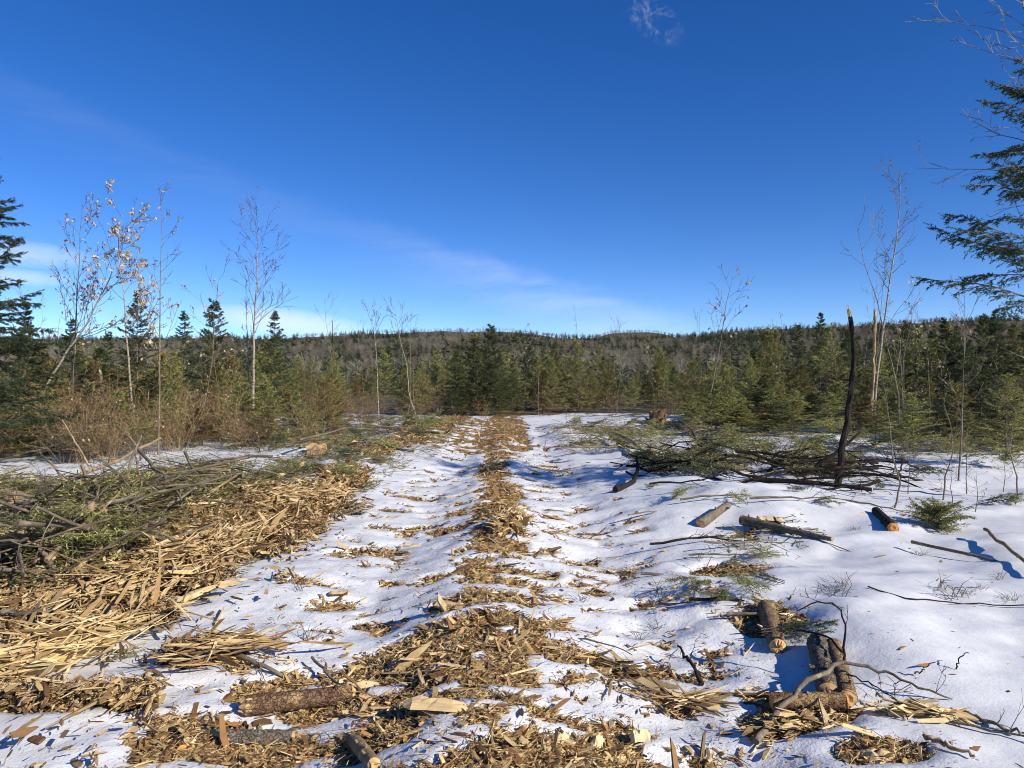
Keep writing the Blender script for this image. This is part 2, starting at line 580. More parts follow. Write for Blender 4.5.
def flake_mat(name, c1, c2, c3):
    m, N = new_mat(name)
    tc = N.n('ShaderNodeTexCoord').outputs['Object']
    wob = N.n('ShaderNodeTexNoise', {'Scale': 18.0, 'Detail': 3.0})
    m.node_tree.links.new(tc, wob.inputs['Vector'])
    v2 = N.n('ShaderNodeMixRGB', {0: 0.06, 1: tc, 2: wob.outputs['Color']}).outputs[0]
    vo = N.n('ShaderNodeTexVoronoi', {'Scale': 70.0, 'Vector': N.scale(v2, 1.0, 0.6, 1.0)}, feature='DISTANCE_TO_EDGE')
    vc = N.n('ShaderNodeTexVoronoi', {'Scale': 70.0, 'Vector': N.scale(v2, 1.0, 0.6, 1.0)}, feature='F1')
    cell = N.n('ShaderNodeSeparateColor', {0: vc.outputs['Color']}).outputs[0]
    c = N.mix(cell, rgba(c1), rgba(c2))
    n = N.noise(tc, 60, 4, 0.7)
    c = N.mix(N.ramp(n, 0.4, 0.75, 0, 0.6), c, rgba([.45 * k for k in c1]))
    big = N.noise(tc, 7, 3)
    c = N.mix(N.ramp(big, 0.56, 0.64, 0, 0.85), c, rgba(c3))
    edge = N.ramp(vo.outputs['Distance'], 0.0, 0.10)
    c = N.mix(N.m('MULTIPLY_ADD', edge, 0.45, 0.55), rgba([.25 * k for k in c1]), c)
    h = N.m('ADD', N.m('MULTIPLY', edge, 0.6), N.m('MULTIPLY', n, 0.5))
    return finish(m, N, c, 0.9, h, 1.0, 0.012, 0.1)


M['bark_rough'] = flake_mat('flaking_bark', (0.12, 0.10, 0.075), (0.28, 0.235, 0.175), (0.17, 0.12, 0.08))
M['red_bark'] = flake_mat('red_flaking_bark', (0.13, 0.07, 0.04), (0.30, 0.19, 0.11), (0.46, 0.30, 0.15))
M['bark_peel'] = flake_mat('half_peeled_bark', (0.20, 0.13, 0.075), (0.40, 0.28, 0.16), (0.52, 0.36, 0.18))
M['bark_tan'] = bark_mat('peeled_bark', (0.30, 0.20, 0.10), (0.48, 0.35, 0.20))
M['birch'] = birch_mat()
M['wood'] = wood_mat('fresh_wood', [(0.14, 0.08, 0.035), (0.40, 0.265, 0.115), (0.60, 0.435, 0.205), (0.72, 0.56, 0.31), (0.50, 0.34, 0.15), (0.64, 0.47, 0.23), (0.26, 0.15, 0.06)])
M['chips'] = wood_mat('wood_chip', [(0.05, 0.03, 0.016), (0.22, 0.13, 0.055), (0.46, 0.32, 0.14), (0.68, 0.51, 0.25), (0.08, 0.048, 0.025), (0.36, 0.21, 0.085), (0.74, 0.59, 0.33), (0.13, 0.072, 0.032), (0.60, 0.44, 0.21), (0.26, 0.13, 0.05), (0.07, 0.045, 0.025)], (3, 3, 3), True)
M['bark_chips'] = wood_mat('bark_chip', [(0.05, 0.028, 0.014), (0.22, 0.115, 0.045), (0.46, 0.31, 0.13), (0.64, 0.47, 0.23), (0.09, 0.05, 0.024), (0.32, 0.16, 0.06), (0.72, 0.57, 0.32), (0.14, 0.07, 0.03),
                                        (0.56, 0.38, 0.16), (0.26, 0.13, 0.05)], (3, 3, 3), True)
M['cut'] = wood_mat('cut_wood', [(0.50, 0.30, 0.12), (0.62, 0.42, 0.20)], (6, 6, 6))
M['cut_orange'] = wood_mat('orange_cut_wood', [(0.50, 0.22, 0.05), (0.58, 0.28, 0.08)], (6, 6, 6))


def ground_mat():
    m, N = new_mat('snowy_ground')
    tc = N.n('ShaderNodeTexCoord').outputs['Object']
    chip = N.n('ShaderNodeAttribute', attribute_name='chip').outputs['Fac']
    brush = N.n('ShaderNodeAttribute', attribute_name='brush').outputs['Fac']
    sp = N.scale(tc, 1, 1.5, 1)
    f1 = N.noise(sp, 22, 4, 0.65)
    f2 = N.noise(tc, 7, 4, 0.6)
    f3 = N.noise(tc, 70, 3, 0.6)
    # litter below the chips
    vor = N.n('ShaderNodeTexVoronoi', {'Scale': 42.0, 'Randomness': 1.0, 'Vector': sp}, feature='F1')
    vcol = N.n('ShaderNodeSeparateColor', {0: vor.outputs['Color']}).outputs[0]
    lit = N.mix(vcol, (0.06, 0.034, 0.015, 1), (0.46, 0.29, 0.11, 1))
    lit = N.mix(N.ramp(f1, 0.40, 0.75), lit, (0.13, 0.072, 0.028, 1))
    lit = N.mix(N.ramp(f2, 0.52, 0.72, 0, 0.65), lit, (0.52, 0.35, 0.15, 1))
    mk = N.ramp(N.m('ADD', chip, N.m('MULTIPLY', N.m('SUBTRACT', f1, 0.5), 0.9)), 0.40, 0.60)
    # snow with a scatter of needles and bark crumbs
    snow = N.mix(N.ramp(f2, 0.3, 0.7), (0.60, 0.61, 0.62, 1), (0.69, 0.69, 0.69, 1))
    lane = N.n('ShaderNodeAttribute', attribute_name='lane').outputs['Fac']
    vs = N.n('ShaderNodeTexVoronoi', {'Scale': 24.0, 'Randomness': 1.0, 'Vector': N.scale(tc, 1, 1.7, 1)}, feature='F1')
    vsc = N.n('ShaderNodeSeparateColor', {0: vs.outputs['Color']})
    rad = N.m('MULTIPLY', vsc.outputs[1], 0.20)
    dens = N.m('MULTIPLY', N.ramp(N.noise(tc, 0.9, 3), 0.35, 0.65, 0.15, 1.0), N.m('MULTIPLY_ADD', lane, 0.55, 0.06))
    speck = N.m('MULTIPLY', N.m('LESS_THAN', vs.outputs['Distance'], rad), N.m('LESS_THAN', vsc.outputs[0], dens))
    speck = N.m('MULTIPLY', speck, 0.8)
    snow = N.mix(speck, snow, (0.12, 0.075, 0.035, 1))
    # forest floor beyond the clearing: snow patches between brown growth
    g1 = N.noise(tc, 0.55, 5, 0.65)
    g2 = N.noise(tc, 3.2, 4, 0.6)
    floor_c = N.mix(N.ramp(g2, 0.35, 0.7), (0.055, 0.042, 0.022, 1), (0.15, 0.115, 0.055, 1))
    fl = N.ramp(N.m('ADD', N.m('MULTIPLY', N.m('ADD', g1, g2), 0.5), N.m('MULTIPLY', brush, 0.55)), 0.72, 0.80)
    fl = N.m('MULTIPLY', fl, N.ramp(brush, 0.0, 0.2))
    col = N.mix(fl, snow, floor_c)
    col = N.mix(mk, col, lit)
    bumpv = N.m('MULTIPLY', N.m('ADD', N.m('MULTIPLY', f2, 0.5), N.m('MULTIPLY', f3, 0.12)), N.m('MULTIPLY_ADD', lane, 0.6, 0.3))
    bumpv = N.m('ADD', bumpv, N.m('MULTIPLY', mk, N.m('SUBTRACT', N.m('MULTIPLY', N.m('ADD', vcol, f1), 0.6), 0.6)))
    rough = N.m('SUBTRACT', 0.75, N.m('MULTIPLY', mk, -0.15))
    return finish(m, N, col, rough, bumpv, 0.9, 0.04, 0.25)


M['ground'] = ground_mat()


# ------------------------------------------------------------------ ground: one sheet from the camera to beyond the hills
def axis(lo, hi, n, c, s):
    a = np.arcsinh((lo - c) / s)
    b = np.arcsinh((hi - c) / s)
    return c + s * np.sinh(np.linspace(a, b, n))


def build_ground():
    xs = axis(-4200, 4200, 660, -0.3, 2.2)
    ys = axis(-260, 4600, 800, 4.5, 2.6)
    X, Y = np.meshgrid(xs, ys)
    mk, d = chip_mask(X, Y)
    Z = height(X, Y, mk)
    V = np.stack([X, Y, Z], -1).reshape(-1, 3)
    nx, ny = len(xs), len(ys)
    i = np.arange(ny - 1)[:, None] * nx
    j = np.arange(nx - 1)[None, :]
    q = np.stack([i + j, i + j + 1, i + nx + j + 1, i + nx + j], -1).reshape(-1, 4)
    mb = MB()
    mb.add(V, q)
    o = mb.build('ground', M['ground'], smooth=True)
    a = o.data.attributes.new('chip', 'FLOAT', 'POINT')
    a.data.foreach_set('value', mk.astype(np.float32).ravel())
    r = np.hypot(X, Y)
    br = sst(30, 48, r)
    left = sst(-3.5, -5.5, X) * sst(17.5, 21, Y) * 0.5
    right = sst(6, 9, X) * sst(15, 22, Y) * 0.42
    mid = sst(1.2, 3, X) * sst(19, 24, Y) * 0.35
    br = np.maximum(br, np.maximum(left, np.maximum(right, mid)))
    a = o.data.attributes.new('lane', 'FLOAT', 'POINT')
    a.data.foreach_set('value', (sst(-2.6, -1.8, X) * sst(2.6, 0.9, X)).astype(np.float32).ravel())
    a = o.data.attributes.new('brush', 'FLOAT', 'POINT')
    a.data.foreach_set('value', br.astype(np.float32).ravel())
    tag(o, 'snow covered clearing with a chip strewn track and wooded hills', 'ground', kind='structure')


build_ground()


# ------------------------------------------------------------------ plant generators
UP = np.array([0, 0, 1.0])


def unit(v):
    v = np.asarray(v, float)
    return v / (np.linalg.norm(v) + 1e-9)


def needles(mb, tw, per, nl, w, rg, mat=0, lift=0.35):
    """herringbone needle clusters along twigs: tw = list of (p, dir, side, length)"""
    if not tw:
        return
    Pt = np.array([t[0] for t in tw])
    D = np.array([t[1] for t in tw])
    Sd = np.array([t[2] for t in tw])
    L = np.array([t[3] for t in tw])
    U = np.cross(D, Sd)
    n = len(tw)
    for k in range(per):
        t = (k + 0.3) / per
        for s in (-1, 1):
            base = Pt + D * (L * t)[:, None] + rg.normal(0, 0.006, (n, 3))
            ln = nl * (1.1 - 0.5 * t) * rg.uniform(0.7, 1.3, n)
            dr = 0.75 * D + s * 0.7 * Sd + U * rg.normal(0, lift, n)[:, None] + rg.normal(0, 0.15, (n, 3))
            tip = base + dr * ln[:, None]
            wd = (D * 0.6 + U * rg.normal(0, 0.7, n)[:, None])
            wd /= np.linalg.norm(wd, axis=1)[:, None] + 1e-9
            V = np.stack([base - wd * w * 0.5, tip, base + wd * w * 0.5], 1)
            mb.add(V.reshape(-1, 3), np.arange(3 * n).reshape(-1, 3), mat)


def spray(tw, segs, p0, d, L, r, rg, sp, tl, droop=0.0, sub=False):
    """one branch: a curved stem with side twigs in a rough plane"""
    d = unit(d)
    side = unit(np.cross(d, UP) + rg.normal(0, 0.12, 3))
    n = max(3, int(L / sp))
    p = p0.copy()
    dirn = d.copy()
    step = L / n
    for i in range(n):
        t = (i + 1) / n
        q = p + dirn * step
        segs.append((p, q, r * (1 - 0.75 * (i / n)) + 0.001, r * (1 - 0.75 * t) + 0.001))
        if t > 0.18:
            s = 1 if i % 2 else -1
            for s in ((1, -1) if rg.random() < 0.55 else (s,)):
                l = tl * (1.05 - 0.65 * t) * rg.uniform(0.65, 1.25)
                td = unit(dirn * 0.8 + side * s * 0.75 + rg.normal(0, 0.16, 3) - UP * droop * 0.3)
                ts = unit(np.cross(td, UP) + rg.normal(0, 0.3, 3))
                tw.append((q, td, ts, l))
                segs.append((q, q + td * l * 0.8, r * 0.35 + 0.001, 0.001))
                if sub and l > 0.12:
                    for k in range(2):
                        tt = 0.3 + 0.35 * k
                        sd = unit(td * 0.75 + ts * (1 if k else -1) * 0.75 + rg.normal(0, 0.15, 3) - UP * droop * 0.25)
                        tw.append((q + td * l * tt, sd, unit(np.cross(sd, UP) + rg.normal(0, 0.3, 3)), l * 0.5))
        dirn = unit(dirn + rg.normal(0, 0.07, 3) - UP * droop * 0.35 / n * (0.4 + t))
        p = q
    tw.append((p, dirn, unit(np.cross(dirn, UP) + rg.normal(0, 0.2, 3)), tl * 0.5))


def put_segs(mb, segs, mat=0, n=3):
    if segs:
        mb.prisms(np.array([s[0] for s in segs]), np.array([s[1] for s in segs]),
                  np.array([s[2] for s in segs]), np.array([s[3] for s in segs]), mat, n)


def conifer(name, label, cat, H, Lb, nwh, pw, z0, e0, e1, droop, seed, needle_mat, sp=0.065, tl=0.25, per=7, nl=0.06, w=0.024,
            power=0.8, skip=0.0, dead=0.0, rad=0.022, sub=False, bark='bark_grey', lean=0.0, sidebias=None):
    rg = np.random.default_rng(seed)
    root = empty(name, label, cat)
    tr, cr = MB(), MB()
    k = 9
    zz = np.linspace(-0.08, H, k)
    off = np.cumsum(rg.normal(0, 0.012 * H / 3, (k, 2)), 0) * (np.arange(k) / k)[:, None]
    off[:, 0] += lean * (zz / H) ** 1.5
    pts = np.column_stack([off, zz])
    tr.tube(pts, rad * H / 3 * (1.02 - np.clip(zz / H, 0, 1)) + 0.003, 6)

    def tp(z):
        return np.array([np.interp(z, zz, pts[:, 0]), np.interp(z, zz, pts[:, 1]), z])
    tw, segs, dsegs = [], [], []
    for i in range(nwh):
        f = (i + rg.uniform(-0.3, 0.3)) / nwh
        f = min(max(f, 0), 0.985) ** 0.82
        z = z0 + (H - z0) * f
        for _ in range(pw):
            if rg.random() < skip:
                continue
            a = rg.uniform(0, 2 * PI)
            L = Lb * (1 - f) ** power * rg.uniform(0.6, 1.2) + 0.04
            if sidebias is not None:
                L *= 1 + sidebias[1] * math.cos(a - sidebias[0])
            e = e0 + (e1 - e0) * f ** 1.5 + rg.normal(0, 0.12)
            d = np.array([math.cos(a) * math.cos(e), math.sin(a) * math.cos(e), math.sin(e)])
            spray(tw, segs, tp(min(z + rg.uniform(-0.6, 0.6) * (H - z0) / nwh, H - 0.03)), d, L, 0.004 + 0.006 * L, rg, sp, tl * (0.55 + 0.6 * (1 - f)), droop, sub)
    for i in range(int(dead)):
        z = rg.uniform(0.1, z0 + 0.15 * H)
        a = rg.uniform(0, 2 * PI)
        d = np.array([math.cos(a), math.sin(a), rg.uniform(-0.3, 0.25)])
        L = Lb * rg.uniform(0.3, 0.9)
        q = tp(z) + d * L
        dsegs.append((tp(z), q, 0.007, 0.002))
        for _ in range(3):
            t = rg.uniform(0.3, 0.9)
            b = tp(z) + d * L * t
            dsegs.append((b, b + unit(d + rg.normal(0, 0.6, 3)) * L * 0.35, 0.004, 0.0015))
    tw.append((tp(H - 0.12), UP, np.array([1.0, 0, 0]), 0.16))
    tw.append((tp(H - 0.12), UP, np.array([0, 1.0, 0]), 0.16))
    needles(cr, tw, per, nl, w, rg)
    put_segs(cr, segs, 1)
    put_segs(tr, dsegs, 0)
    tr.build('trunk', M[bark], root)
    cr.build('crown', [M[needle_mat], M['twig']], root)
    return root


def recolour(stock_root, mat_name):
    """a second copy of a prototype whose needles have another colour"""
    r = copy_tree(stock_root)
    for ch in r.children:
        if ch.name.startswith('crown'):
            ch.data = ch.data.copy()
            ch.data.materials[0] = M[mat_name]
    return r


def grow(segs, tips, p, d, L, r, lvl, rg, up=0.12, kids=6, wild=0.16, ang=0.7, ratio=0.5, n=None):
    n = n or max(3, int(3 + L * 3))
    step = L / n
    ds = []
    for i in range(n):
        t0, t1 = i / n, (i + 1) / n
        q = p + d * step
        segs.append((p, q, r * (1 - 0.8 * t0), r * (1 - 0.8 * t1)))
        ds.append((q, d.copy(), t1))
        d = unit(d + rg.normal(0, wild, 3) + UP * up)
        p = q
    tips.append(p)
    if lvl > 0:
        for _ in range(kids):
            t = rg.uniform(0.2, 0.97)
            q, dd, t1 = ds[min(int(t * n), n - 1)]
            sd = unit(np.cross(dd, rg.normal(0, 1, 3)))
            nd = unit(dd * math.cos(ang) + sd * math.sin(ang) * rg.uniform(0.6, 1.3))
            grow(segs, tips, q, nd, L * ratio * rg.uniform(0.5, 1.1) * (1.15 - 0.6 * t), r * (1 - 0.75 * t1) * 0.6, lvl - 1, rg, up, max(2, kids - 1), wild, ang, ratio)


def bare_tree(name, label, cat, pts, rb, seed, bark='bark_grey', twig='twig', start=0.35, nb=14, bl=1.0, lvl=1, kids=5, up=0.1, ang=0.75,
              leaves=0, leaf_size=0.05, origin=None, group=None, thick=1.0, leafzone=0.0, rtip=0.12, rmin=0.0035, bdir=None):
    """a leafless tree: pts is the trunk polyline in metres"""
    rg = np.random.default_rng(seed)
    pts = np.asarray(pts, float)
    # resample with a little wander
    L = np.concatenate([[0], np.cumsum(np.linalg.norm(np.diff(pts, axis=0), axis=1))])
    tot = L[-1]
    s = np.linspace(0, tot, 16)
    Q = np.column_stack([np.interp(s, L, pts[:, k]) for k in range(3)])
    Q[1:-1] += rg.normal(0, 0.006 * tot / 5, (14, 3))
    o = origin if origin is not None else Q[0]
    root = empty(name, label, cat, o, group)
    tr, cr = MB(), MB()
    rad = rb * 0.74 * (1 - (1 - rtip) * s / tot)
    tr.tube(Q, rad, 7, rough=0.05, rg=rg)
    tr.build('trunk', M[bark], root, o, smooth=True)
    segs, tips = [], []
    for i in range(nb):
        f = start + (0.98 - start) * (i + rg.random()) / nb
        p = np.array([np.interp(f * tot, s, Q[:, k]) for k in range(3)])
        td = unit(np.array([np.interp(min(f + 0.05, 1) * tot, s, Q[:, k]) for k in range(3)]) - p)
        sd = unit(np.cross(td, rg.normal(0, 1, 3)))
        if bdir is not None:
            sd = unit(sd + np.asarray(bdir) * 0.9)
        d = unit(td * math.cos(ang) + sd * math.sin(ang))
        r = max(rb * (1 - (1 - rtip) * f) * 0.38, 0.004)
        grow(segs, tips, p, d, bl * (1.1 - 0.65 * f) * rg.uniform(0.5, 1.2), r, lvl, rg, up, kids, 0.13, 0.65)
    segs = [(a, b, max(r0 * thick, rmin), max(r1 * thick, rmin * 0.8)) for a, b, r0, r1 in segs]
    put_segs(cr, segs, 0, 3)
    cr.build('crown', M[twig], root, o)
    if leaves:
        lf = MB()
        rmed = float(np.median([q[3] for q in segs]))
        cand = [b for a, b, r0, r1 in segs if a[2] > o[2] + leafzone and r1 <= rmed * 1.05]
        leaf_quads(lf, [cand[k] for k in rg.integers(0, len(cand), leaves)], leaf_size, rg)
        lf.build('leaves', M['tan_leaf'], root, o)
    return root


def leaf_quads(mb, pts, size, rg):
    n = len(pts)
    p = np.array(pts) + rg.normal(0, 0.02, (n, 3))
    d = rg.normal(0, 1, (n, 3)) + np.array([0, 0, -0.9])
    d /= np.linalg.norm(d, axis=1)[:, None]
    s = np.cross(d, rg.normal(0, 1, (n, 3)))
    s /= np.linalg.norm(s, axis=1)[:, None]
    nn = np.cross(d, s)
    l = size * rg.uniform(0.7, 1.5, n)[:, None]
    c = p + d * l * 0.55
    V = np.stack([p, c + s * l * 0.33 + nn * l * 0.12, p + d * l, c - s * l * 0.33 + nn * l * 0.12], 1).reshape(-1, 3)
    F = np.arange(4 * n).reshape(-1, 4)
    mb.add(V, np.vstack([F[:, [0, 1, 2]], F[:, [0, 2, 3]]]))


def bush(name, label, cat, R0, H, nst, seed, mat='bush', leaves=0, kids=5):
    rg = np.random.default_rng(seed)
    root = empty(name, label, cat)
    segs, tips = [], []
    for i in range(nst):
        a = rg.uniform(0, 2 * PI)
        d = unit(np.array([math.cos(a) * R0 / H * rg.uniform(0.1, 1), math.sin(a) * R0 / H * rg.uniform(0.1, 1), 1]))
        p = np.array([math.cos(a), math.sin(a), 0]) * rg.uniform(0, 0.25) * R0 - UP * 0.05
        grow(segs, tips, p, d, H * rg.uniform(0.6, 1.15), 0.008, 2, rg, 0.0, kids, 0.2, 1.05, 0.5)
    mb = MB()
    segs = [(a, b, max(r0, 0.0038), max(r1, 0.003)) for a, b, r0, r1 in segs]
    put_segs(mb, segs)
    mb.build('stems', M[mat], root)
    if leaves:
        lf = MB()
        leaf_quads(lf, [tips[k] for k in rg.integers(0, len(tips), leaves)], 0.055, rg)
        lf.build('leaves', M['tan_leaf'], root)
    return root


# ------------------------------------------------------------------ conifers one can tell apart
FIR = [Stock(conifer('fir_tree', 'x', 'tree', H, Lb, nwh, pw, z0, 0.25, 0.95, 0.25, sd_, 'fir', dead=10))
       for H, Lb, nwh, pw, z0, sd_ in ((3.0, 1.0, 16, 6, 0.20, 101), (2.6, 0.95, 14, 6, 0.15, 102), (3.4, 0.95, 17, 5, 0.40, 103), (2.8, 1.15, 13, 6, 0.25, 104))]
SPR = [Stock(conifer('spruce_tree', 'x', 'tree', H, Lb, nwh, pw, z0, 0.1, 0.75, 0.45, sd_, 'spruce', dead=14, skip=skp, tl=0.20, power=0.9))
       for H, Lb, nwh, pw, z0, sd_, skp in ((4.6, 1.0, 28, 6, 0.4, 111, 0.05), (4.2, 0.9, 24, 5, 0.7, 112, 0.1), (3.2, 1.05, 18, 6, 0.3, 113, 0.05))]
YEL = [Stock(recolour(FIR[1].root, 'yellow')), Stock(recolour(FIR[3].root, 'yellow'))]
FIR_L = 'young green fir standing in the thicket around the snowy clearing'
SPR_L = 'dark green spruce with a pointed top standing among young firs'
YEL_L = 'stunted conifer with yellow brown needles beside the green thicket'
FIR_G, SPR_G, YEL_G = 'young firs around the clearing', 'dark spruces around the clearing', 'yellowing conifers around the clearing'


def put_conifer(kind, px, Y, topy=None, Hm=None, rz=None):
    st = {'f': FIR, 's': SPR, 'y': YEL}[kind]
    s = st[rng.integers(0, len(st))]
    base = onY(px, Y)
    hgt = Hm if Hm else (P(px, topy, Y)[2] - base[2])
    h0 = max(v.co.z for v in s.root.children[0].data.vertices) if not hasattr(s, 'h') else s.h
    s.h = h0
    k = hgt / h0
    wide = float(np.clip(k, 0.8, 1.45))
    lab, grp = {'f': (FIR_L, FIR_G), 's': (SPR_L, SPR_G), 'y': (YEL_L, YEL_G)}[kind]
    o = s.put(base, rz if rz is not None else rng.uniform(0, 6.28), wide, lab, grp, sz=k)
    return o


def scatter(kind_p, px0, px1, y0, y1, t0, t1, n, avoid=()):
    kinds, pr = zip(*kind_p)
    for _ in range(n):
        for _try in range(20):
            px = rng.uniform(px0, px1)
            Y = math.sqrt(rng.uniform(y0 * y0, y1 * y1))
            x = (px - 512) / FPX * Y
            if all(math.hypot(x - a[0], Y - a[1]) > a[2] for a in avoid):
                break
        py = np.clip(rng.normal((t0 + t1) / 2, (t1 - t0) / 3), t0 - 4, t1 + 6)
        put_conifer(kinds[rng.choice(len(kinds), p=pr)], px, Y, py)


# left thicket
scatter((('f', .65), ('s', .12), ('y', .23)), -40, 110, 17, 24, 345, 395, 22)
scatter((('f', .65), ('s', .10), ('y', .25)), 90, 250, 19, 29, 350, 400, 24)
scatter((('f', .75), ('s', .25)), -60, 300, 27, 42, 342, 366, 32)
scatter((('f', .5), ('y', .50)), 200, 340, 22, 30, 372, 408, 12)
scatter((('f', .75), ('s', .15), ('y', .10)), 290, 430, 36, 55, 352, 388, 20)
scatter((('f', .5), ('y', .50)), -20, 130, 15.2, 18.5, 378, 418, 12)
scatter((('f', .5), ('y', .50)), 120, 330, 18.0, 24, 380, 416, 17)
scatter((('f', .8), ('y', .20)), 690, 860, 19, 26, 385, 415, 22)
scatter((('f', .7), ('s', .15), ('y', .15)), 850, 1050, 15.5, 21, 375, 415, 18)
# behind the end of the track
scatter((('f', .8), ('s', .20)), 415, 560, 39, 52, 352, 382, 26)
scatter((('f', .9), ('s', .10)), 540, 705, 40, 54, 356, 384, 28)
scatter((('f', .7), ('s', .30)), 380, 760, 54, 68, 345, 366, 34)
# right thicket
scatter((('f', .85), ('s', .15)), 690, 850, 25, 36, 352, 392, 26)
scatter((('f', .75), ('s', .25)), 850, 1060, 20, 30, 325, 385, 26)
scatter((('f', .7), ('s', .30)), 760, 1090, 30, 44, 325, 352, 26)
scatter((('f', .7), ('s', .30)), 930, 1090, 15.5, 19, 345, 400, 7)
for k, px, Y, ty in (('s', 185, 33, 310), ('s', 213, 30, 296), ('s', 275, 31, 309), ('s', 137, 21, 287), ('s', 490, 41, 322), ('f', 474, 42, 330),
                     ('s', 500, 38, 352), ('s', 452, 37, 390), ('s', 462, 37.5, 386), ('s', 478, 37.6, 356), ('s', 488, 38.4, 345), ('s', 512, 38.6, 362), ('s', 443, 38, 394), ('s', 497, 37.2, 372), ('s', 996, 24, 308), ('s', 930, 24, 328), ('s', 820, 40, 312),
                     ('s', 25, 19, 300), ('s', 70, 20, 318), ('s', 105, 23, 330), ('f', 1006, 13.2, 372), ('f', 912, 15.5, 392), ('f', 575, 44, 335),
                     ('f', 770, 27, 372), ('f', 735, 28, 378), ('s', 700, 47, 350), ('s', 968, 21, 335), ('s', 1030, 19, 318), ('s', 905, 26, 318), ('s', 945, 27, 316), ('s', 985, 26, 311), ('f', 1015, 23, 320), ('s', 880, 30, 322)):
    put_conifer(k, px, Y, ty)

# big hemlocks at the two edges of the view
b = onY(-34, 13.2)
hm = conifer('hemlock_tree', 'big dark hemlock with drooping sprays at the edge of the left thicket', 'tree', 6.0, 1.55, 26, 7, 0.7, 0.25, 0.6, 0.85, 131,
             'hemlock', sp=0.09, tl=0.36, per=7, nl=0.06, w=0.02, power=0.66, skip=0.05, dead=12, sub=True)
hm.location = b
b = onY(1047, 8.8)
hm = conifer('hemlock_tree', 'tall hemlock with ragged hanging sprays beside the snow drift, bare below', 'tree', 5.25, 1.1, 20, 7, 2.5, 0.42, 0.5, 1.15, 133,
             'hemlock', sp=0.075, tl=0.32, per=8, nl=0.045, w=0.015, power=0.42, skip=0.42, dead=10, sub=True, sidebias=(PI, 0.0))
hm.location = b


# ------------------------------------------------------------------ bare trees with a look of their own
def pxl(pts, Y):
    """trunk polyline from picture points on one depth plane, the first one set on the ground"""
    out = [P(a, b, Y) for a, b in pts]
    g = onY(pts[0][0], Y, -0.06)
    out[0] = g
    return out


bare_tree('birch_tree', 'tall bare birch with a forked pale trunk in front of the left firs', 'tree', pxl(((253, 445), (253, 400), (254, 330), (257, 275), (258, 222)), 25), 0.075, 201,
          'birch', start=0.45, nb=24, bl=2.3, lvl=2, kids=4, up=0.10, thick=0.8, rmin=0.006)
bare_tree('birch_tree', 'slender pale birch close beside the taller forked birch', 'tree', pxl(((256, 447), (249, 400), (248, 345), (246, 300)), 25.2), 0.05, 202,
          'birch', start=0.5, nb=8, bl=1.0, lvl=1, up=0.15, rmin=0.006)
bare_tree('birch_tree', 'leaning white birch keeping pale dry leaves, beside the dark hemlock', 'tree', pxl(((30, 440), (45, 388), (66, 352), (84, 330), (112, 275), (122, 235)), 17.5), 0.055, 203,
          'birch', start=0.4, nb=18, bl=1.8, lvl=2, kids=4, up=0.1, leaves=380, leaf_size=0.078, leafzone=2.2, rmin=0.005)
bare_tree('beech_tree', 'slim white sapling holding tan leaves in front of a sparse spruce', 'tree', pxl(((138, 452), (133, 410), (128, 360), (124, 300), (118, 245), (124, 208)), 16.5), 0.04, 204,
          'birch', start=0.35, nb=16, bl=1.5, lvl=2, kids=4, up=0.12, leaves=460, leaf_size=0.078, leafzone=1.6, rmin=0.005)
bare_tree('sapling', 'straight thin pale sapling rising well above the left thicket', 'tree', pxl(((158, 455), (159, 400), (160, 330), (161, 250), (162, 188)), 16), 0.03, 205,
          'bark_pale', start=0.25, nb=16, bl=1.0, lvl=1, up=0.2, leaves=40, leaf_size=0.08, leafzone=1.0, rmin=0.004)
bare_tree('sapling', 'grey bare sapling with fine upright twigs behind the leaning white birch', 'tree', pxl(((72, 455), (73, 380), (77, 300), (80, 240), (83, 200)), 18), 0.04, 206,
          'bark_grey', start=0.4, nb=18, bl=1.4, lvl=2, kids=4, up=0.16, rmin=0.005, leaves=110, leaf_size=0.07, leafzone=2.2)
bare_tree('sapling', 'thin sapling arching across the left firs with a long pale stem', 'tree', pxl(((140, 460), (152, 415), (175, 380), (205, 362), (240, 342)), 17), 0.022, 207,
          'bark_pale', start=0.3, nb=6, bl=0.6, lvl=1, leaves=10, leaf_size=0.07)
bare_tree('birch_tree', 'pale straight bare birch standing left of the track end', 'tree', pxl(((379, 436), (378, 400), (376, 350), (374, 330), (366, 308)), 28), 0.042, 208,
          'birch', start=0.72, nb=9, bl=1.3, lvl=1, up=0.12, rmin=0.006)
bare_tree('birch_tree', 'crooked pale birch leaning left of the dark spruce', 'tree', pxl(((418, 424), (409, 395), (407, 365), (400, 340), (394, 305)), 33), 0.045, 209,
          'birch', start=0.65, nb=9, bl=1.6, lvl=1, up=0.12, rmin=0.007)
bare_tree('sapling', 'small bent grey sapling bowing over between two pale birches', 'tree', pxl(((412, 424), (414, 385), (413, 365), (405, 355), (400, 352)), 34), 0.03, 210, 'bark_pale', start=0.6, nb=4, bl=0.6, lvl=1)
bare_tree('sapling', 'short crooked pale sapling in the open snow left of the track', 'tree', pxl(((341, 430), (343, 395), (349, 370)), 29), 0.03, 211, 'bark_pale', start=0.4, nb=5, bl=0.7, lvl=1)
bare_tree('sapling', 'leaning young sapling with a few dry leaves at its tip, right of the track', 'tree',
          pxl(((703, 432), (706, 412), (713, 380), (720, 345), (726, 305), (733, 276)), 22), 0.038, 212, 'bark_grey', start=0.35, nb=14, bl=1.3, lvl=1, up=0.08, leaves=26, leaf_size=0.09, leafzone=3.0, rmin=0.005)
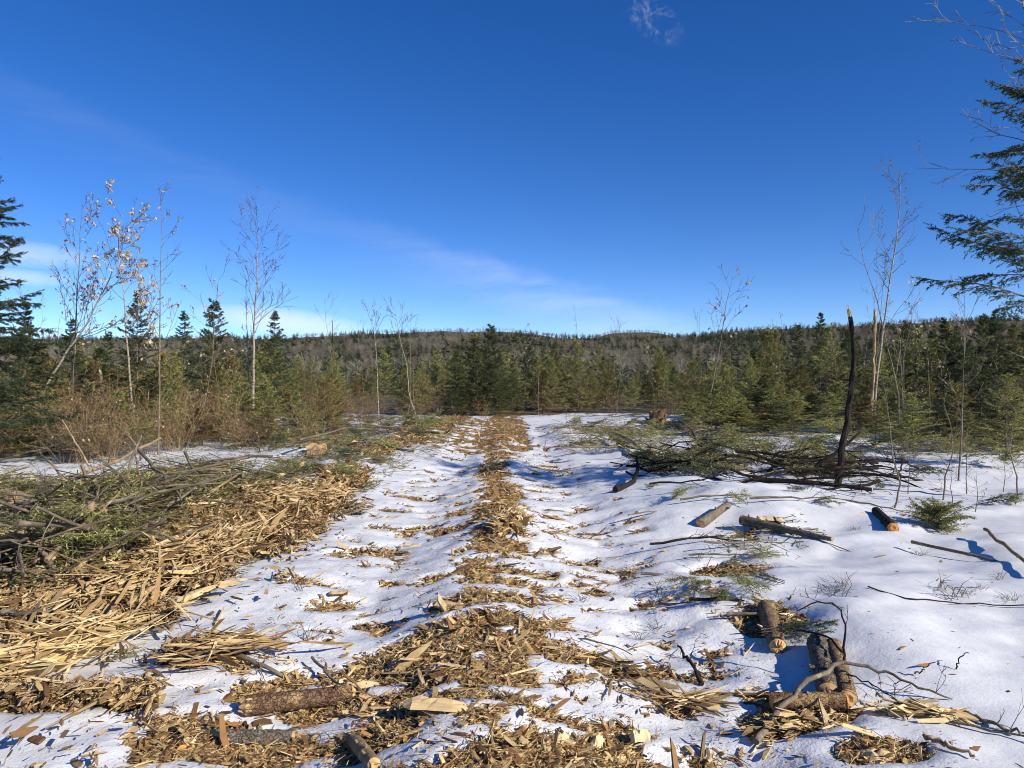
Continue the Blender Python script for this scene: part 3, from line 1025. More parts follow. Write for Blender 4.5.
bare_tree('birch_tree', 'tallest bare birch on the right, its pale trunk bowing towards the top', 'tree',
          pxl(((872, 445), (876, 385), (883, 330), (893, 265), (899, 215), (901, 172)), 22), 0.06, 213, 'birch', start=0.55, nb=22, bl=1.5, lvl=2, kids=4, up=0.16, rmin=0.005)
bare_tree('sapling', 'thin straight bare stem just left of the tallest right birch', 'tree', pxl(((866, 445), (874, 380), (880, 320), (886, 252)), 23), 0.026, 214, 'bark_grey', start=0.5, nb=8, bl=0.8, lvl=1, rmin=0.005)
bare_tree('sapling', 'slender grey sapling in the snow near the right hemlock', 'tree', pxl(((958, 490), (961, 440), (964, 370), (965, 285)), 11.5), 0.020, 215, 'bark_grey', start=0.3, nb=14, bl=0.9, lvl=1, up=0.05, leaves=14, leaf_size=0.05)
bare_tree('birch_tree', 'leafless birch beyond the right hemlock with long branches hanging in', 'tree', pxl(((1078, 520), (1072, 400), (1064, 250), (1046, 90), (1008, -60)), 9.4), 0.05, 216,
          'birch', start=0.45, nb=18, bl=2.1, lvl=2, kids=4, up=-0.01, ang=1.0, bdir=(-1.4, 0, 0.15), rmin=0.0035)
bare_tree('sapling', 'pole thin bare trunk sticking up above the thicket behind the track', 'tree', pxl(((578, 420), (579, 370), (577, 330), (574, 305)), 42), 0.04, 217, 'bark_grey', start=0.5, nb=6, bl=0.6, lvl=1)
bare_tree('sapling', 'short pale dead stem standing at the end of the track', 'tree', pxl(((538, 418), (538, 395), (539, 370)), 39), 0.045, 218, 'bark_pale', start=0.3, nb=5, bl=0.4, lvl=1, rtip=0.5)

# anonymous bare saplings
SAP = []
for k, (h, seed, lv) in enumerate(((3.2, 221, 0), (4.2, 222, 20), (2.4, 223, 0), (3.6, 224, 35), (5.2, 225, 0))):
    rg = np.random.default_rng(seed)
    pts = [np.array([0, 0, -0.06])]
    for i in range(5):
        pts.append(pts[-1] + np.array([rg.normal(0, 0.05) * h / 3, rg.normal(0, 0.05) * h / 3, h / 5]))
    SAP.append(Stock(bare_tree('sapling', 'x', 'tree', pts, 0.006 + 0.0042 * h, seed, ('bark_pale', 'bark_grey')[k % 2], start=0.2, nb=10, bl=0.3 * h, lvl=1, kids=4,
                               up=0.12, leaves=lv, leaf_size=0.07, origin=np.zeros(3), rmin=0.004)))
SAP_G = 'bare saplings scattered through the thicket'
for px0, px1, y0, y1, n in ((-20, 320, 16, 28, 13), (320, 440, 26, 42, 6), (440, 720, 37, 48, 12), (680, 880, 27, 36, 8), (885, 1040, 15, 24, 8)):
    for _ in range(n):
        Y = rng.uniform(y0, y1)
        SAP[rng.integers(0, 5)].put(onY(rng.uniform(px0, px1), Y), rng.uniform(0, 6.3), rng.uniform(0.7, 1.15),
                                    'thin leafless sapling standing among the young firs at the clearing edge', SAP_G,
                                    rot=(rng.normal(0, 0.08), rng.normal(0, 0.08), rng.uniform(0, 6.3)))
# thin dark stems standing in the open snow on the right
for px, py, top in ((894, 508, 420), (908, 494, 428), (943, 500, 420), (953, 505, 440), (967, 494, 405), (975, 512, 452), (1018, 498, 420), (790, 470, 415), (862, 492, 455), (1003, 492, 430)):
    g = at(px, py)
    SAP[(0, 2, 4)[rng.integers(0, 3)]].put(g, rng.uniform(0, 6.3), 1.0, 'thin dark stem rising from the open snow left of the right hemlock', 'thin stems in the open snow',
                                           rot=(0, rng.normal(0, 0.06), rng.uniform(0, 6)), sz=(P(px, top, g[1])[2] - g[2]) / 3.4).scale = (0.55, 0.55, (P(px, top, g[1])[2] - g[2]) / 3.4)

# dry bushes
BUSH = [Stock(bush('dry_bush', 'x', 'bush', 0.8, 1.3, 13, 301, 'bush', 12)), Stock(bush('dry_bush', 'x', 'bush', 0.6, 1.0, 12, 302, 'bush', 0)),
        Stock(bush('dry_bush', 'x', 'bush', 0.9, 1.0, 12, 303, 'twig', 0)), Stock(bush('dry_bush', 'x', 'bush', 0.7, 1.6, 10, 304, 'bush', 30))]
for px0, px1, y0, y1, n in ((-20, 160, 14.2, 17, 20), (120, 330, 16.5, 22, 18), (300, 440, 24, 36, 12), (440, 720, 35, 41, 12), (680, 900, 22, 30, 9), (880, 1040, 14, 22, 6)):
    for _ in range(n):
        Y = rng.uniform(y0, y1)
        BUSH[rng.integers(0, 4)].put(onY(rng.uniform(px0, px1), Y), rng.uniform(0, 6.3), rng.uniform(0.6, 1.15),
                                     'brown leafless bush of fine twigs at the foot of the thicket', 'dry bushes at the foot of the thicket')


# ------------------------------------------------------------------ snags
def snag(name, label, pts, rad, bark, tip_mat, seed, split=0.16):
    """a broken off trunk with a pale splintered top"""
    rg = np.random.default_rng(seed)
    root = empty(name, label, 'dead tree', pts[0])
    pts = np.asarray(pts, float)
    L = np.concatenate([[0], np.cumsum(np.linalg.norm(np.diff(pts, axis=0), axis=1))])
    s = np.linspace(0, L[-1], 18)
    Q = np.column_stack([np.interp(s, L, pts[:, k]) for k in range(3)])
    Q[1:-1] += rg.normal(0, 0.012, (16, 3))
    rr = np.interp(s, [0, L[-1]], rad)
    mb = MB()
    mb.tube(Q, rr, 9, rough=0.09, rg=rg)
    for k in range(5):
        i = rg.integers(5, 16)
        d = unit(rg.normal(0, 1, 3) * np.array([1, 1, 0.4]))
        mb.tube([Q[i], Q[i] + d * 0.12, Q[i] + d * 0.2 + UP * 0.03], [0.014, 0.010, 0.006], 5)
    mb.build('trunk', M[bark], root, pts[0])
    tb = MB()
    ax = unit(Q[-1] - Q[-2])
    for k in range(7):
        a = k * 2 * PI / 7
        o = Q[-1] + np.array([math.cos(a), math.sin(a), 0]) * rr[-1] * 0.6
        h = split * rg.uniform(0.3, 1.2)
        tb.tube([o - ax * 0.05, o + ax * h * 0.6, o + ax * h], [rr[-1] * 0.42, rr[-1] * 0.3, 0.003], 5, rough=0.1, rg=rg)
    tb.build('broken_top', M[tip_mat], root, pts[0])
    return root


g = at(838, 487)
Y = g[1]
snag('snag', 'blackened leaning snag with a pale broken tip above the brush pile', [g - UP * .1, P(842, 450, Y), P(849, 405, Y + .05), P(854, 360, Y + .1), P(853, 335, Y + .1), P(850, 317, Y + .1)], (0.052, 0.030), 'bark_dark', 'wood', 401)
snag('snag', 'pale broken birch trunk standing between the blackened snag and the tall birch', pxl(((870, 445), (873, 385), (875, 316)), 21.6), (0.05, 0.042), 'bark_tan', 'cut', 402, 0.25)
snag('snag', 'short grey broken trunk in the left thicket near the tan leaved sapling', pxl(((104, 452), (103, 410), (100, 372)), 18), (0.04, 0.03), 'bark_grey', 'wood', 403, 0.1)
snag('snag', 'knee high grey stake in the snow beside the squat pale stump', pxl(((301, 466), (300, 448)), 14.6), (0.035, 0.03), 'bark_dark', 'cut', 404, 0.04)
snag('snag', 'dark pole standing alone against the sky above the far ridge', [np.array([-183 * 1.0, 760, H1(-183, 760) - 2]), np.array([-183, 760, H1(-183, 760) + 14]), np.array([-183, 760, H1(-183, 760) + 30])], (0.55, 0.25), 'bark_dark', 'bark_dark', 405, 0.4)


# ------------------------------------------------------------------ the far woods: one mass
def template(kind, seed):
    rg = np.random.default_rng(seed)
    mb = MB()
    if kind == 'con':          # 1 m tall conifer
        mb.prisms([[0, 0, -0.05]], [[0, 0, 1.0]], [0.014], [0.003], 2)
        vs = []
        for i in range(13):
            f = i / 13
            z = 0.10 + 0.9 * f
            for _ in range(9):
                a = rg.uniform(0, 6.28)
                L = (0.24 * (1 - f) ** 0.8 + 0.012) * rg.uniform(0.5, 1.25)
                d = np.array([math.cos(a), math.sin(a), rg.uniform(-0.25, 0.35)])
                s = unit(np.cross(d, UP) + rg.normal(0, 0.5, 3)) * L * 0.28
                p = np.array([0, 0, z + rg.uniform(-.04, .04)])
                vs += [p + d * L * 0.1, p + d * L * 0.6 + s, p + d * L, p + d * L * 0.6 - s * 0.9 - UP * L * 0.15]
        vs = np.array(vs)
        F = np.arange(len(vs)).reshape(-1, 4)
        mb.add(vs, np.vstack([F[:, [0, 1, 2]], F[:, [0, 2, 3]]]), 0)
    elif kind == 'con2':       # detailed one for the nearer edge
        tw, segs = [], []
        mb.prisms([[0, 0, -0.05]], [[0, 0, 1.0]], [0.011], [0.002], 2)
        for i in range(17):
            f = i / 17
            for _ in range(5):
                a = rg.uniform(0, 6.28)
                L = (0.23 * (1 - f) ** 0.8 + 0.015) * rg.uniform(0.55, 1.2)
                d = np.array([math.cos(a), math.sin(a), 0.15 + 0.7 * f + rg.normal(0, 0.1)])
                spray(tw, segs, np.array([0, 0, 0.08 + 0.92 * f]), d, L, 0.002, rg, 0.035, 0.07, 0.3)
        needles(mb, tw, 2, 0.035, 0.012, rg, 0)
    else:                      # leafless hardwood
        mb.prisms([[0, 0, -0.05], [0, 0, 0.45]], [[0, 0, 0.45], [0.01, 0.01, 0.8]], [0.011, 0.008], [0.008, 0.003], 2)
        p0, p1 = [], []
        for i in range(52):
            z = rg.uniform(0.32, 0.85)
            a = rg.uniform(0, 6.28)
            L = rg.uniform(0.10, 0.26) * (1.2 - 0.5 * z)
            d = unit(np.array([math.cos(a), math.sin(a), rg.uniform(0.5, 1.8)]))
            b = np.array([math.cos(a), math.sin(a), 0]) * rg.uniform(0, 0.09) + UP * z
            p0.append(b)
            p1.append(b + d * L)
        mb.prisms(p0, p1, np.full(52, 0.0055), np.full(52, 0.002), 1)
    return mb


def stamp(dst, mb, pos, h, wd, rot):
    c, s = np.cos(rot), np.sin(rot)
    n = len(pos)
    k0 = 0
    V = np.vstack(mb.v)
    X = V[None, :, 0] * wd[:, None]
    Yv = V[None, :, 1] * wd[:, None]
    out = np.stack([X * c[:, None] - Yv * s[:, None] + pos[:, 0:1], X * s[:, None] + Yv * c[:, None] + pos[:, 1:2], V[None, :, 2] * h[:, None] + pos[:, 2:3]], -1)
    base = dst.n
    dst.v.append(out.reshape(-1, 3))
    dst.n += n * len(V)
    for f, m in mb.f:
        F = f[None] + (np.arange(n) * len(V))[:, None, None] + base
        dst.f.append((F.reshape(-1, f.shape[1]), m))


def forest():
    rg = np.random.default_rng(77)
    dst = MB()
    M['far_con'] = foliage_mat('far_conifer', [(0.028, 0.042, 0.022), (0.05, 0.068, 0.030), (0.085, 0.10, 0.04)], 0.15)
    M['far_hard'] = foliage_mat('far_hardwood', [(0.11, 0.098, 0.07), (0.165, 0.145, 0.105), (0.22, 0.19, 0.14)], 0.0)
    M['mid_con'] = foliage_mat('mid_conifer', [(0.07, 0.09, 0.034), (0.12, 0.14, 0.048), (0.18, 0.19, 0.066)], 0.2)
    con2 = [template('con2', s) for s in (1, 2, 3)]
    con = [template('con', s) for s in (4, 5, 6, 7)]
    hard = [template('hard', s) for s in (8, 9, 10, 11)]

    def put(tpl, n, y0, y1, h0, h1, umax, w=1.0, pw=1.0):
        y = (rg.uniform(0, 1, n) ** (1 / pw)) * (y1 - y0) + y0
        u = rg.uniform(-umax, umax, n)
        x = u * y
        # patches of conifer and hardwood
        pt = fbm(x * 0.011 + 5, y * 0.008, 55, 3)
        keep = (pt > 0.47 + rg.normal(0, 0.04, n)) if tpl is hard else (pt < 0.525 + rg.normal(0, 0.06, n))
        if y0 < 190:
            keep = np.ones(n, bool)
        x, y = x[keep], y[keep]
        n = len(x)
        z = height(x, y, np.zeros(n)) - 0.1
        h = rg.uniform(h0, h1, n) * np.where(rg.random(n) < 0.06, 1.3, 1.0)
        which = rg.integers(0, len(tpl), n)
        for k in range(len(tpl)):
            q = which == k
            stamp(dst, tpl[k], np.column_stack([x, y, z])[q], h[q], h[q] * w * rg.uniform(0.8, 1.2, q.sum()), rg.uniform(0, 6.28, q.sum()))
    put(con2, 280, 64, 110, 2.6, 4.4, 0.95, 1.3)
    put(hard, 60, 66, 125, 3.5, 5.5, 0.95, 0.9)
    put(con, 650, 105, 210, 3.5, 7.0, 0.95, 1.3)
    put(hard, 300, 110, 220, 4.5, 7.5, 0.95, 1.2)
    put(con, 6000, 200, 1380, 6.5, 12.0, 0.95, 1.25, 1.5)
    put(hard, 7000, 200, 1380, 6.0, 10.0, 0.95, 1.5, 1.5)
    # the farther hill
    n = 1500
    x = rg.uniform(180, 810, n)
    y = rg.uniform(2550, 3050, n)
    stamp(dst, hard[0], np.column_stack([x, y, height(x, y, np.zeros(n))]), rg.uniform(9, 14, n), rg.uniform(14, 20, n), rg.uniform(0, 6, n))
    # right and left of the first rank, mid green
    o = dst.build('forest', [M['far_con'], M['far_hard'], M['bark_grey']])
    tag(o, 'mixed evergreen and leafless woods covering the far hillsides', 'forest', kind='stuff')


forest()


# ------------------------------------------------------------------ wood litter
def splinters(c, yaw, pitch, L, Wd, T, rg):
    """many torn slivers at once: three uneven cross-sections each; returns verts, faces"""
    n = len(c)
    t = np.array([-0.5, 0.0, 0.5])
    along = t[None, :] * L[:, None] * np.array([1, 1, 1]) + rg.normal(0, 0.06, (n, 3)) * L[:, None]
    ws = np.column_stack([rg.uniform(0.05, 1.0, n), rg.uniform(0.8, 1.1, n), rg.uniform(0.05, 0.9, n)]) * Wd[:, None] * 0.5
    hs = np.column_stack([rg.uniform(0.15, 0.9, n), np.ones(n), rg.uniform(0.15, 0.9, n)]) * T[:, None] * 0.5
    bend = np.column_stack([rg.normal(0, 0.05, n), np.zeros(n), rg.normal(0, 0.05, n)]) * L[:, None]
    cor = np.array([[-1, -1], [1, -1], [1, 1], [-1, 1]])
    a = along[:, :, None] + rg.normal(0, 0.08, (n, 3, 4)) * L[:, None, None] * np.array([1, 0.3, 1])[None, :, None]
    b = ws[:, :, None] * cor[None, None, :, 0] + bend[:, :, None]
    h = hs[:, :, None] * cor[None, None, :, 1] + rg.normal(0, 0.1, (n, 3, 4)) * T[:, None, None]
    roll = rg.normal(0, 0.5, n)[:, None, None]
    b, h = b * np.cos(roll) - h * np.sin(roll), b * np.sin(roll) + h * np.cos(roll)
    cp, sp_ = np.cos(pitch)[:, None, None], np.sin(pitch)[:, None, None]
    a, h = a * cp - h * sp_, a * sp_ + h * cp
    cy, sy = np.cos(yaw)[:, None, None], np.sin(yaw)[:, None, None]
    X = a * cy - b * sy + c[:, 0][:, None, None]
    Y = a * sy + b * cy + c[:, 1][:, None, None]
    Z = h + c[:, 2][:, None, None]
    V = np.stack([X, Y, Z], -1).reshape(-1, 3)
    q = []
    for s in range(2):
        for k in range(4):
            q.append([s * 4 + k, s * 4 + (k + 1) % 4, s * 4 + 4 + (k + 1) % 4, s * 4 + 4 + k])
    q += [[3, 2, 1, 0], [8, 9, 10, 11]]
    F = (np.arange(n)[:, None, None] * 12 + np.array(q)[None]).reshape(-1, 4)
    return V, F


def ypick(n, lo, hi, p, rg):
    """depths, denser near the camera"""
    a, b = lo ** (1 - p), hi ** (1 - p)
    return (a + (b - a) * rg.random(n)) ** (1 / (1 - p))


def litter():
    rg = np.random.default_rng(91)
    n = 1000000
    y = ypick(n, 2.2, 34, 1.75, rg)
    x = rg.uniform(-0.85, 0.85, n) * y
    q = (x > -8.5) & (x < 4.5)
    x, y = x[q], y[q]
    mk, d = chip_mask(x, y)
    keep = rg.random(len(x)) < (mk * np.clip(0.25 + d, 0, 1) * 0.85 + 0.007 * sst(-2.4, -1.8, x) * sst(2.2, 0.8, x) + 0.0012)
    # the slash on the far left has few chips
    keep &= ~((x < -3.2 + 0.5 * (fbm(x, y, 88, 2) - .5)) & (y > 4.9) & (rg.random(len(x)) < 0.75))
    x, y, d = x[keep], y[keep], d[keep]
    n = len(x)
    left = x < -1.7
    L = rg.lognormal(math.log(0.027), 0.68, n) * np.where(left, 1.6, 1.0) * np.clip(0.75 + y * 0.05, 0.8, 1.9)
    L = np.clip(L, 0.012, 0.34)
    Wd = L * rg.uniform(0.10, 0.42, n) * np.where(L > 0.10, 0.5, 1)
    T = Wd * rg.uniform(0.15, 0.5, n)
    yaw = np.where(left, PI / 2 + rg.normal(0.15, 0.65, n), rg.uniform(0, PI, n))
    pitch = rg.normal(0, 0.34, n) * np.clip(0.22 + 1.1 * (mk[keep] > 0.5), 0, 1)
    z = height(x, y) + np.where(mk[keep] > 0.5, rg.uniform(-0.004, 0.022, n), -0.25 * T) + np.abs(np.sin(pitch)) * L * 0.25 + np.where(left, rg.uniform(0, 0.13, n), 0) + rg.uniform(0, 0.03, n) * d
    pale = left & (y < 8.4 + rg.normal(0, 0.6, n))
    for side, nm, mt, lb in ((pale, 'wood_chips', 'chips', 'pale blond wood chips and torn fibres heaped along the left of the track'),
                             (~pale, 'bark_chips', 'bark_chips', 'brown bark crumbs and tan wood chips strewn along the track')):
        chip_mass(rg, x[side], y[side], z[side], d[side], left[side], yaw[side], pitch[side], L[side], Wd[side], T[side], nm, mt, lb)
    print('chips', n)


def chip_mass(rg, x, y, z, d, left, yaw, pitch, L, Wd, T, nm, mt, lb):
    n = len(x)
    V, F = splinters(np.column_stack([x, y, z]), yaw, pitch, L, Wd, T, rg)
    mb = MB()
    mb.add(V, F)
    # torn fibres between the chips
    q = (rg.random(n) < 0.30) & (d > 0.3)
    c = np.column_stack([x, y, z])[q] + rg.normal(0, 0.02, (q.sum(), 3)) * np.array([1, 1, 0.4]) + np.array([0, 0, 0.012])
    k = len(c)
    a = np.where(left[q], PI / 2 + rg.normal(0.1, 0.7, k), rg.uniform(0, 6.28, k))
    l = np.clip(rg.lognormal(math.log(0.055), 0.5, k), 0.02, 0.25) * np.clip(0.8 + y[q] * 0.04, 0.8, 1.6)
    dr = np.column_stack([np.cos(a), np.sin(a), rg.normal(0.05, 0.22, k)])
    bend = rg.normal(0, 0.2, (k, 3)) * l[:, None]
    wv = rg.uniform(0.0012, 0.0032, k) * np.clip(0.6 + y[q] * 0.1, 0.9, 2.2)
    mid = c + bend * 0.3
    mb.prisms(c - dr * l[:, None] * .5, mid, wv * .5, wv)
    mb.prisms(mid, c + dr * l[:, None] * .5, wv, wv * .3)
    o = mb.build(nm, M[mt])
    tag(o, lb, 'wood chips', kind='stuff')


litter()


def slash_litter():
    """fine twigs and needles in the brush heaps: one uncountable mass"""
    rg = np.random.default_rng(95)
    zones = (  # x0,x1,y0,y1,n,height
        (-8.0, -2.9, 4.9, 8.9, 20000, 0.42), (-6.2, -2.2, 4.2, 6.2, 2200, 0.10), (-4.2, -1.9, 8.7, 14.0, 2600, 0.16), (-4.8, -1.6, 14.5, 25, 2000, 0.24), (1.2, 3.8, 17, 24, 2200, 0.28), (3.0, 8.5, 16.5, 26, 1800, 0.22),
        (2.3, 5.8, 12.0, 14.2, 3200, 0.30), (1.9, 2.9, 6.4, 7.6, 160, 0.03), (-10, -4, 11.6, 16.5, 700, 0.08), (-10, -4, 17, 24, 2200, 0.25), (5.5, 11, 14, 19, 1100, 0.22))
    P0, P1 = [], []
    tw = []
    for x0, x1, y0, y1, n, hh in zones:
        x, y = rg.uniform(x0, x1, n), rg.uniform(y0, y1, n)
        den = fbm(x * 0.7, y * 0.7, 61, 3)
        q = den > 0.40 + rg.normal(0, 0.06, n)
        x, y, den = x[q], y[q], den[q]
        n = len(x)
        z = height(x, y) + rg.random(n) ** 1.6 * hh * np.clip((den - 0.35) * 4, 0.2, 1)
        a = rg.uniform(0, 6.28, n)
        L = rg.lognormal(math.log(0.24), 0.5, n)
        d = np.column_stack([np.cos(a), np.sin(a), rg.normal(0, 0.22, n)])
        c = np.column_stack([x, y, z])
        P0.append(c - d * L[:, None] * 0.5)
        P1.append(c + d * L[:, None] * 0.5)
        m = rg.random(n) < (0.30 if x1 < -1 and y1 < 15 else 0.42)
        for i in np.nonzero(m)[0]:
            dd = unit(d[i])
            tw.append((c[i], dd, unit(np.cross(dd, UP) + rg.normal(0, 0.5, 3)), min(L[i], 0.3)))
    P0, P1 = np.vstack(P0), np.vstack(P1)
    mb = MB()
    mb.prisms(P0, P1, rg.uniform(0.002, 0.007, len(P0)), rg.uniform(0.001, 0.003, len(P0)), 0)
    needles(mb, tw, 3, 0.055, 0.016, rg, 1, 0.5)
    o = mb.build('slash_debris', [M['slash'], M['fir']])
    tag(o, 'tangled fine twigs and green needles left over the brush heaps', 'slash', kind='stuff')


slash_litter()


# ------------------------------------------------------------------ single splinters
def splinter_proto(seed, L, Wd, T):
    rg = np.random.default_rng(seed)
    n = 7
    t = np.linspace(-0.5, 0.5, n)
    mb = MB()
    for k in range(rg.integers(2, 5)):
        y0 = rg.uniform(-0.4, 0.4) * Wd
        wv = Wd * rg.uniform(0.3, 0.65)
        lo, hi = rg.uniform(-0.55, -0.3), rg.uniform(0.3, 0.55)
        xs = np.linspace(lo, hi, n) * L
        bow = rg.normal(0, 0.04) * L
        pts = np.column_stack([xs, y0 + rg.normal(0, 0.03, n) * Wd + bow * (t * 2) ** 2, rg.uniform(-0.2, 0.4) * T + rg.normal(0, 0.05, n) * T])
        prof = np.clip(np.minimum((t + 0.5) * rg.uniform(3, 9) + 0.12, (0.5 - t) * rg.uniform(2.5, 8) + 0.06), 0, 1)
        V = []
        for i in range(n):
            a, b = wv * 0.5 * prof[i], T * 0.5 * (0.4 + 0.6 * prof[i])
            V += [pts[i] + np.array([rg.normal(0, 0.01) * L, sy * a * rg.uniform(0.8, 1.2), sz * b * rg.uniform(0.7, 1.3)]) for sy, sz in ((-1, -1), (1, -1), (1, 1), (-1, 1))]
        q = [[i * 4 + k2, i * 4 + (k2 + 1) % 4, i * 4 + 4 + (k2 + 1) % 4, i * 4 + 4 + k2] for i in range(n - 1) for k2 in range(4)]
        q += [[3, 2, 1, 0], [4 * n - 4, 4 * n - 3, 4 * n - 2, 4 * n - 1]]
        mb.add(V, q)
    o = mb.build('wood_splinter', M['wood'])
    return tag(o, 'x', 'wood splinter')


SPL = [Stock(splinter_proto(500 + k, *d)) for k, d in enumerate(((0.40, 0.04, 0.016), (0.50, 0.03, 0.015), (0.26, 0.055, 0.025), (0.25, 0.045, 0.018), (0.6, 0.035, 0.018),
                                                                (0.2, 0.065, 0.025), (0.38, 0.055, 0.025), (0.16, 0.05, 0.022), (0.5, 0.04, 0.016), (0.35, 0.022, 0.012)))]
LEFT_L, MID_L, R_L = ('pale torn splinter lying in the shredded wood bank left of the track', 'torn tan splinter lying among chips in the middle of the track',
                      'loose tan splinter lying on snow right of the track middle')


def put_splinter(x, y, zone, dz=0.0, yaw=None, pitch=None, k=None, s=None):
    z = H1(x, y)
    lab, grp = {'l': (LEFT_L, 'splinters in the shredded bank'), 'm': (MID_L, 'splinters in the track middle'), 'r': (R_L, 'loose splinters on the right snow')}[zone]
    st = SPL[rng.integers(0, len(SPL)) if k is None else k]
    return st.put((x, y, z + 0.02 + dz), 0, s or rng.uniform(0.6, 1.2), lab, grp,
                  rot=(rng.normal(0, 0.5), pitch if pitch is not None else rng.normal(0, 0.16), yaw if yaw is not None else rng.uniform(0, 6.28)))


cnt = 0
while cnt < 150:      # the bank on the left, slivers lie along the track
    y = float(ypick(1, 4.0, 11.5, 1.6, rng)[0])
    x = rng.normal(-3.0, 0.75)
    if x > -1.9 or x < -0.68 * y - 0.2 or x < -5:
        continue
    put_splinter(x, y, 'l', rng.uniform(0, 0.13), PI / 2 + rng.normal(0.1, 0.65), rng.normal(0.05, 0.26), s=rng.uniform(0.45, 1.2))
    cnt += 1
cnt = 0
while cnt < 110:      # the strip in the middle
    y = float(ypick(1, 3.0, 9.0, 2.2, rng)[0])
    x = rng.normal(-0.35, 0.5)
    if chip_mask(np.array([x]), np.array([y]))[0][0] < 0.6 or x < -0.7 * y:
        continue
    put_splinter(x, y, 'm', rng.uniform(0, 0.03), s=rng.uniform(0.22, 0.6))
    cnt += 1
cnt = 0
while cnt < 36:
    y = float(ypick(1, 3.1, 8.0, 2.0, rng)[0])
    x = rng.uniform(0.2, 1.6)
    put_splinter(x, y, 'r', 0, s=rng.uniform(0.15, 0.4))
    cnt += 1


# ------------------------------------------------------------------ branches and boughs
def branch_proto(seed, mat, side=5, curve=0.12):
    """a broken branch one metre long"""
    rg = np.random.default_rng(seed)
    n = 9
    t = np.linspace(-0.5, 0.5, n)
    pts = np.column_stack([t, np.cumsum(rg.normal(0, curve * 0.12, n)) + curve * t * t, np.cumsum(rg.normal(0, 0.010, n))])
    mb = MB()
    mb.tube(pts, np.linspace(0.016, 0.007, n) * rg.uniform(0.9, 1.1, n), 6, rough=0.08, rg=rg)
    segs, tips = [], []
    for _ in range(side):
        i = rg.integers(2, n - 1)
        d = unit(np.array([rg.uniform(0.3, 1), rg.normal(0, 0.8), rg.normal(0.15, 0.4)]))
        grow(segs, tips, pts[i], d, rg.uniform(0.08, 0.4), 0.006, 1, rg, 0.0, 3, 0.15, 0.7, 0.5)
    put_segs(mb, [(a, b, max(r0, .002), max(r1, .0015)) for a, b, r0, r1 in segs])
    return tag(mb.build('branch', M[mat], smooth=True), 'x', 'branch')


BR = {'g': [Stock(branch_proto(600 + k, 'bark_grey', 4)) for k in range(4)], 'p': [Stock(branch_proto(610 + k, 'bark_pale', 2)) for k in range(4)],
      't': [Stock(branch_proto(620 + k, 'bark_tan', 0, 0.06)) for k in range(3)], 'd': [Stock(branch_proto(630 + k, 'bark_dark', 7, 0.25)) for k in range(4)]}
BRL = {'L': ('broken branch lying in the big brush heap left of the track', 'branches in the left brush heap'),
       'F': ('broken branch lying in the far slash where the track ends', 'branches in the far slash'),
       'R': ('blackish branch tangled in the brush pile under the blackened snag', 'dark branches in the right brush pile'),
       'S': ('small broken branch lying on the open snow right of the track', 'branches on the right snow')}


def put_branch(kind, zone, x, y, L, dz=0.05, yaw=None, pitch=None, thick=1.0):
    st = BR[kind][rng.integers(0, len(BR[kind]))]
    lab, grp = BRL[zone]
    pitch = rng.normal(0, 0.12) if pitch is None else pitch
    z = H1(x, y) + dz
    o = st.put((x, y, z), 0, L, lab, grp, rot=(rng.uniform(0, 6.28), pitch, yaw if yaw is not None else rng.uniform(0, 6.28)))
    k = L * thick * (0.8 / max(L, 0.8)) ** 0.5
    o.scale = (L, k, k)
    return o


for _ in range(150):
    y = rng.uniform(5.0, 9.0)
    x = rng.uniform(-0.72 * y, -2.9)
    put_branch('ggppt'[rng.integers(0, 5)], 'L', x, y, rng.uniform(0.5, 1.7), rng.uniform(0.05, 0.40), pitch=rng.normal(0, 0.30), thick=rng.uniform(0.7, 1.4))
for _ in range(22):
    x, y = rng.uniform(-4.3, -2.2), rng.uniform(4.6, 6.4)
    put_branch('pptt'[rng.integers(0, 4)], 'L', x, y, rng.uniform(0.4, 1.1), rng.uniform(0.03, 0.15), thick=0.9)
for _ in range(34):
    if rng.random() < 0.5:
        x, y = rng.uniform(-4.6, -1.8), rng.uniform(14.5, 25)
    else:
        x, y = rng.uniform(1.5, 6.5), rng.uniform(17, 25)
    put_branch('ggp'[rng.integers(0, 3)], 'F', x, y, rng.uniform(0.8, 2.2), rng.uniform(0.05, 0.4), thick=1.2)
for _ in range(58):
    x, y = rng.uniform(2.2, 6.2), rng.normal(13.0, 1.2)
    put_branch('d', 'R', x, y, rng.uniform(0.7, 2.2), abs(rng.normal(0.06, 0.14)), yaw=rng.normal(0, 0.5) + (PI if rng.random() < 0.5 else 0), pitch=rng.normal(0, 0.16), thick=1.2)
for px, py, L, yw in ((700, 545, 0.9, 0.1), (725, 560, 0.6, -0.2), (765, 607, 1.0, -0.25), (800, 622, 0.9, -0.2), (700, 600, 0.6, 0.2), (690, 575, 0.8, 0.0), (740, 548, .7, .3),
                      (650, 515, .6, .4), (655, 475, 0.8, 0.5), (990, 735, 0.5, -0.7), (600, 650, .4, -.6), (790, 500, .9, .1), (690, 490, 1.0, -.1), (720, 500, .9, .05), (870, 508, .8, -.5), (995, 560, 1.3, -1.0)):
    g = at(px, py)
    put_branch('gpd'[rng.integers(0, 3)], 'S', g[0], g[1], L, 0.035, yaw=yw, pitch=rng.normal(0, 0.05), thick=0.95)


